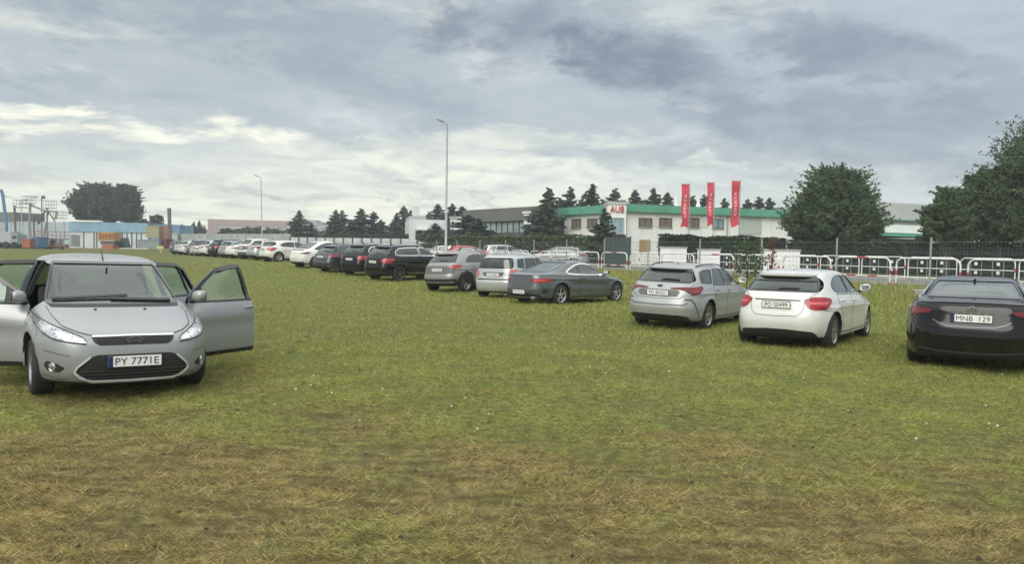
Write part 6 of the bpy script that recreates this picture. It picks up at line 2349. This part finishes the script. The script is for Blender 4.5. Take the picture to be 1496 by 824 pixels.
def leaf_quads(C, size, rg, flat=.0, elong=1.6, axis_dir=None):
    """C: (n,3) centres -> triangles-pair quads with random orientation"""
    n = len(C)
    a = rg.normal(size=(n, 3))
    if axis_dir is not None: a = a * .45 + axis_dir
    a /= np.linalg.norm(a, axis=1)[:, None]
    b = rg.normal(size=(n, 3)); b[:, 2] *= (1 - flat)
    b -= (b * a).sum(1)[:, None] * a
    b /= np.linalg.norm(b, axis=1)[:, None] + 1e-9
    s = (size * rg.uniform(.6, 1.4, n))[:, None]
    p0 = C - a * s * elong * .5; p2 = C + a * s * elong * .5
    p1 = C + b * s * .5; p3 = C - b * s * .5
    co = np.stack([p0, p1, p2, p3], 1).reshape(-1, 3)
    return co


def crown_mesh(name, C, size, rg, m, **kw):
    co = leaf_quads(C, size, rg, **kw)
    F = np.arange(len(co)).reshape(-1, 4)
    me = bpy.data.meshes.new(name)
    fast_mesh(me, co, F, 4)
    at_ = me.attributes.new('tone', 'FLOAT', 'POINT')
    at_.data.foreach_set('value', np.repeat(rg.random(len(C)), 4).astype(np.float32))
    me.materials.append(m)
    return me


def spruce_meshes(seed, n_leaf=9000, slim=1.0, ragged=.25, m=None, H=10.0):
    rg = np.random.default_rng(seed)
    C = []; D = []
    mb = MB()
    mb.tube([(0, 0, -.3), (0, 0, H * .5), (0, 0, H * .97)], [.20, .11, .02], 7)
    z = H * .06
    tot = 0
    whorls = []
    while z < H * .985:
        t = z / H
        R = H * slim * min(.50 * (1 - t), .15 + .13 * (1 - t)) + .02
        nb = int(5 + 4 * (1 - t)) + 1
        for k in range(nb):
            az = rg.uniform(0, 2 * np.pi)
            L = R * rg.uniform(1 - ragged * 1.6, 1 + ragged)
            whorls.append((z + rg.uniform(-.12, .12), az, L, t))
        z += H * (.026 + .018 * (1 - t)) * rg.uniform(.8, 1.2)
    w = np.array([q[2] ** 1.15 + .03 for q in whorls]); w /= w.sum()
    cnt = rg.multinomial(n_leaf, w)
    for (z, az, L, t), c in zip(whorls, cnt):
        rise = .35 * t - .12
        e = Vector((math.cos(az) * L, math.sin(az) * L, rise * L))
        if L > .5: mb.tube([(0, 0, z), (e.x * .6, e.y * .6, z + e.z * .45), (e.x * .95, e.y * .95, z + e.z)], [.03, .018, .006], 3, caps=False)
        u = rg.random(c) ** .8
        sp = (.03 + .17 * L) * (1.15 - u)
        x = e.x * u + rg.normal(0, 1, c) * sp * abs(math.sin(az)) * .9
        y = e.y * u + rg.normal(0, 1, c) * sp * abs(math.cos(az)) * .9
        zz = z + e.z * u - rg.random(c) * (.04 + .18 * L) * (1 - .4 * u)
        C.append(np.stack([x, y, zz], 1))
        D.append(np.tile([math.cos(az), math.sin(az), -.35], (c, 1)))
    C = np.concatenate(C); D = np.concatenate(D)
    cm = crown_mesh('crown', C, H * .021, rg, m, elong=2.4, axis_dir=D)
    return mb.mesh('trunk', BARK, 50), cm


def plant_tree(name, meshes, px, pt, d, label, group=None, H=10.0, kw=1.0, base=None, cat='tree'):
    b = at(px, 358, d); tp = at(px, pt, d)
    z0 = .5 if base is None else base
    h = tp.z - z0
    root = thing(name, label, cat, (b.x, b.y, z0), random.uniform(0, 6.28), group)
    s = h / H
    root.scale = (s * kw, s * kw, s)
    link('trunk', meshes[0], root); link('crown', meshes[1], root)
    return root


def broad_tree(name, label, px, pt, pb, d, wpx, n, m, leaf, seed, lobes=None, cat='tree', conifer=False, group=None, top_bias=0.0, z0=.55, rr=.30, tk=1.0):
    """crown grown from many clumps on a limb skeleton"""
    rg = np.random.default_rng(seed)
    b = at(px, 358, d); H = at(px, pt, d).z - z0
    zb = max(.3, at(px, pb, d).z - z0)
    W = wpx * d / F_PX / 2
    root = thing(name, label, cat, (b.x, b.y, z0), 0, group)
    mb = MB()
    mb.tube([(0, 0, -.3), (.05, .02, H * .25), (.0, .05, H * .6), (0, 0, H * .92)], [(W * .07 + .08) * tk, (W * .055 + .06) * tk, (W * .035 + .03) * tk, .02 * tk], 9)
    tr = obj('trunk', mb, BARK, root, sm=50)
    C = []; limbs = MB(); D = []
    nl = lobes or 60
    per = n // nl
    for k in range(nl):
        t = (k + .5) / nl
        zc = zb + (H - zb) * (t ** (.95)) * .95
        f = (zc - zb) / (H - zb)
        prof = math.sin(math.pi * min(.98, .16 + .84 * f ** .9)) ** .75 if not conifer else (1 - f) ** .62 * min(1, .72 + f * 1.6)
        az = k * 2.39996 + rg.uniform(-.4, .4)
        R = W * prof * rg.uniform(.55, 1.0)
        c = np.array([math.cos(az) * R, math.sin(az) * R, zc])
        zs = max(.3, zc - .45 * R - .15 * H * rg.random())
        limbs.tube([(0, 0, zs * .9), (c[0] * .5, c[1] * .5, (zs + zc) * .5), tuple(c)], [(.05 + .02 * R) * tk, .04 * tk, .012 * tk], 4, caps=False)
        s = W * rr * rg.uniform(.7, 1.25)
        p = rg.normal(size=(per, 3)); p /= np.linalg.norm(p, axis=1)[:, None]
        p *= (rg.random(per) ** .45)[:, None] * s
        p[:, 2] *= .75
        # fingers sticking out of the clump
        fing = rg.random(per) < .22
        dirs = rg.normal(size=(5, 3)); dirs[:, 2] = abs(dirs[:, 2]) * (.9 if conifer else .5); dirs /= np.linalg.norm(dirs, axis=1)[:, None]
        dirs = dirs * .6 + np.array([math.cos(az), math.sin(az), .25]) * .7
        idx = rg.integers(0, 5, per)
        p[fing] = dirs[idx[fing]] * (rg.random(fing.sum()) * s * (1.75 if conifer else 1.4))[:, None] + rg.normal(0, s * .045, (fing.sum(), 3))
        C.append(p + c)
    obj('limbs', limbs, BARK, tr, sm=50)
    C = np.concatenate(C)
    C = C[C[:, 2] > .15]
    me = crown_mesh('crown', C, leaf, rg, m, elong=3.0 if conifer else 1.5)
    link('crown', me, root)
    return root


def hedge(name, label, a, da, b, db, ptop, pbot, thick, m, seed, leaf=.16, dens=55):
    rg = np.random.default_rng(seed)
    f = Facade(a, da, b, db)
    z1 = f.uz(a, ptop)[1]; z0 = max(.6, f.uz(a, pbot)[1])
    n = int(dens * f.L * (z1 - z0 + thick))
    u = rg.random(n) * f.L; w = rg.random(n) * thick; z = z0 + rg.random(n) * (z1 - z0)
    face = rg.random(n)
    w = np.where(face < .55, thick - rg.random(n) ** 2 * .18, w)
    z = np.where(face > .72, z1 - rg.random(n) ** 2 * .12, z)
    z = z + .07 * np.sin(u * 1.3) + .05 * np.sin(u * 3.1 + 1)
    P = np.array([f.M @ Vector((uu, -ww + thick, zz)) for uu, ww, zz in zip(u, w, z)])
    root = thing(name, label, 'hedge', (0, 0, 0))
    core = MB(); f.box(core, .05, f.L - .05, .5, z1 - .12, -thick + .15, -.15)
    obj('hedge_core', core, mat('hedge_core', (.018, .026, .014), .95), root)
    link('foliage', crown_mesh('foliage', P, leaf, rg, m, elong=1.4), root)
    return root


def build_vegetation():
    SP = leaf_mat('spruce_needles', (.040, .066, .048), (.125, .165, .115), .2)
    SPB = leaf_mat('blue_spruce_needles', (.050, .075, .070), (.12, .155, .14), .2)
    PINE = leaf_mat('pine_needles', (.030, .062, .034), (.165, .225, .115), .3)
    LEAF = leaf_mat('broad_leaves', (.05, .085, .035), (.16, .21, .095), .35)
    FARL = leaf_mat('far_leaves', (.060, .085, .060), (.125, .155, .11), .3)
    HEDGE = leaf_mat('hedge_leaves', (.045, .075, .035), (.13, .175, .08), .25)
    HEDGED = leaf_mat('dark_hedge_leaves', (.022, .042, .026), (.065, .095, .055), .2)
    s1 = spruce_meshes(1, m=SP); s2 = spruce_meshes(2, m=SPB, slim=1.1, ragged=.35); s3 = spruce_meshes(3, m=SP, slim=.9, ragged=.4)
    S = [s1, s2, s3]
    back = [(800, 272, 84, 'tall spruce immediately left of the green-roofed building', 1.05), (832, 271, 98, 'spruce rising behind the left end of the green roof', .95), (864, 267, 98, 'pointed spruce second from the left behind the green roof', 1.1),
            (897, 273, 100, 'spruce showing above the sign tower', 1.0), (925, 276, 102, 'spruce rising just right of the sign tower', 1.0), (953, 273, 102, 'spruce rising above the first pair of windows', 1.05),
            (848, 289, 104, 'low spruce filling the gap behind the left end of the green roof', 1.3), (880, 290, 104, 'low spruce tucked behind the sign tower', 1.3), (911, 291, 104, 'low spruce just behind the right side of the sign tower', 1.3), (939, 290, 106, 'low spruce filling the gap above the first window', 1.3), (816, 288, 100, 'low spruce beside the left end of the green roof', 1.3),
            (973, 279, 104, 'lower spruce between the first pair of windows and the left flag', 1.1), (1010, 284, 106, 'spruce partly covered by the leftmost red flag', 1.1), (1027, 283, 106, 'small spruce between the left and middle flags', 1.2),
            (1056, 288, 106, 'small spruce between the middle and right flags', 1.0), (1090, 289, 108, 'spruce just right of the rightmost flag', 1.1), (1107, 286, 108, 'spruce rising above the garage panel', 1.15), (1122, 287, 108, 'spruce near the right end of the green roof', 1.1)]
    for i, (px, pt, d, lab, kw) in enumerate(back):
        plant_tree('spruce_tree', S[i % 3], px, pt, d, lab, 'spruces behind the green-roofed building', kw=kw)
    front = [(786, 300, 86, 'shorter dark spruce beside the showroom', 1.2), (882, 302, 62, 'dark spruce standing in front of the sign tower', 1.05),
             (437, 306, 150, 'lone spruce between the far warehouses', 1.3), (455, 324, 152, 'low dark conifer right of the lone spruce', 1.6), (428, 326, 150, 'low dark conifer left of the lone spruce', 1.6),
             (490, 305, 140, 'left stem of the paired far spruces', 1.2), (499, 306, 141, 'right stem of the paired far spruces', 1.2), (511, 322, 139, 'bushy low conifer right of the paired spruces', 1.9),
             (527, 303, 140, 'pointed far spruce in the middle of the group', 1.3), (545, 308, 142, 'far spruce right of the pointed one', 1.4), (556, 320, 141, 'low conifer at the right end of the far group', 1.7),
             (579, 310, 138, 'thin ragged spruce left of the white workshop', 1.0), (590, 300, 138, 'taller ragged spruce left of the white workshop', 1.1), (599, 306, 139, 'ragged spruce touching the white workshop', .9),
             (626, 308, 128, 'narrow spruce behind the white workshop', 1.0), (640, 297, 126, 'pointed spruce left of the tall lamp post', 1.3), (660, 296, 128, 'pointed spruce right of the tall lamp post', 1.3), (674, 300, 128, 'rounded spruce beside the showroom roof', 1.9),
             (683, 312, 92, 'bluish bushy conifer at the left end of the showroom', 2.3), (698, 318, 90, 'low bluish conifer in front of the showroom glass', 2.2), (636, 325, 110, 'dark low conifer in front of the workshop', 2.2)]
    for i, (px, pt, d, lab, kw) in enumerate(front):
        plant_tree('spruce_tree', S[(i + 1) % 3], px, pt, d, lab, 'spruces along the far side of the road', kw=kw)
    # far wood left of the warehouse
    rg = np.random.default_rng(11)
    for i, (px, pt) in enumerate(((266, 326), (274, 330), (283, 323), (291, 321), (298, 328), (306, 334))):
        plant_tree('poplar_tree', S[i % 3], px, pt, 210, ('slim far tree left of the warehouse, number %s from the left' % ['one', 'two', 'three', 'four', 'five', 'six'][i]), 'slim trees left of the warehouse', kw=.9)
    # big far tree and neighbours
    broad_tree('broad_tree', 'large rounded dark tree behind the blue-roofed shed', 143, 271, 322, 175, 70, 30000, FARL, .33, 21, lobes=70, rr=.33)
    broad_tree('broad_tree', 'right-hand crown of the far tree clump, with gaps in its edge', 184, 271, 322, 173, 42, 18000, FARL, .30, 22, lobes=45, rr=.36)
    broad_tree('broad_tree', 'small rounded tree far off right of the clump', 228, 316, 332, 190, 14, 1600, FARL, .5, 23, lobes=14, rr=.5)
    broad_tree('broad_tree', 'low bush at the right foot of the far tree clump', 208, 322, 332, 170, 14, 1500, FARL, .45, 24, lobes=14, rr=.5)
    for i, (px, w) in enumerate(((350, 24), (372, 30), (398, 26), (330, 18))):
        broad_tree('bush', 'dark bush at the foot of the warehouse, %s of four' % ('second from the left', 'third from the left', 'rightmost', 'leftmost')[i], px, 337 - (i % 2) * 2, 347, 170, w, 1600, FARL, .5, 30 + i, lobes=14, cat='bush', rr=.4, group='bushes at the foot of the warehouse')
    # round pine and the big one at the right edge
    broad_tree('pine_tree', 'broad rounded pine with a bushy outline right of the flags', 1217, 249, 350, 58, 146, 105000, PINE, .085, 41, lobes=170, conifer=True, rr=.185)
    broad_tree('pine_tree', 'huge dark pine rising past the right edge', 1540, 188, 352, 52, 260, 130000, PINE, .085, 42, lobes=200, conifer=True, rr=.185)
    broad_tree('pine_tree', 'lighter open pine at the left foot of the huge one', 1382, 276, 352, 50, 82, 42000, PINE, .08, 43, lobes=70, conifer=True, rr=.185)
    broad_tree('pine_tree', 'dark pine standing between the open one and the huge one', 1436, 250, 352, 53, 96, 60000, PINE, .085, 44, lobes=90, conifer=True, rr=.20)
    # hedges
    hedge('hedge', 'long clipped hedge below the showroom', 622, 80, 884, 62, 345, 366, 1.2, HEDGE, 51, .17, 70)
    hedge('hedge', 'dark clipped hedge in front of the green-roofed building', 966, 57, 1150, 57, 343.5, 372, 1.6, HEDGED, 52, .15, 110)
    hedge('hedge', 'dark hedge behind the steel bar fence at the right', 1150, 57, 1560, 50, 352, 380, 1.4, HEDGED, 53, .15, 90)
    hedge('hedge', 'low dark hedge between the concrete fence and the far spruces', 470, 135, 610, 120, 343, 356, 1.2, HEDGED, 54, .3, 26)
    hedge('hedge', 'low far hedge under the pink-banded warehouse', 306, 165, 480, 150, 345, 356, 1.2, HEDGE, 55, .35, 20)
    # saplings on the verge
    for i, (px, pt, d, w, m, lab, nl) in enumerate(((1092, 352, 27.5, 50, LEAF, 'sparse leafy sapling growing through the wire fence', 420), (1129, 343, 27.0, 14, leaf_mat('red_leaves', (.16, .05, .04), (.26, .11, .08), .3), 'thin sapling with reddish leaves beside the leafy one', 110))):
        broad_tree('sapling', lab, px, pt, 408, d, w, nl, m, .075, 60 + i, lobes=26, cat='shrub', rr=.36, z0=.60, tk=.2)


random.seed(7)
build_ground()
build_road()
build_green_building()
build_other_buildings()
build_wire_fence()
build_railings()
build_bar_fence()
build_vegetation()
build_flags()
yard()
lamp_post(651.5, 654, 181, 60, 'tallest street lamp with a slanted single arm, in the middle of the picture', -.38)
lamp_post(383.5, 382.5, 259, 120, 'distant street lamp with a single arm above the pink-banded warehouse', -.6)
lamp_post(34, 32, 292, 125, 'double-armed street lamp above the boom lifts', 1, True)
build_cars()
build_grass()


# ------------------------------------------------------------------ air
def build_haze(density):
    mb = MB(); mb.box(-320, 320, -12, 300, -1.0, 34)
    m = bpy.data.materials.new('haze_air')
    m.use_nodes = True
    n = m.node_tree.nodes
    n.clear()
    out = n.new('ShaderNodeOutputMaterial')
    v = n.new('ShaderNodeVolumePrincipled')
    v.inputs['Color'].default_value = (.86, .92, .95, 1)
    v.inputs['Density'].default_value = density
    v.inputs['Anisotropy'].default_value = .2
    m.node_tree.links.new(v.outputs[0], out.inputs['Volume'])
    tag(obj('haze', mb, m), kind='stuff')


build_haze(.0008)
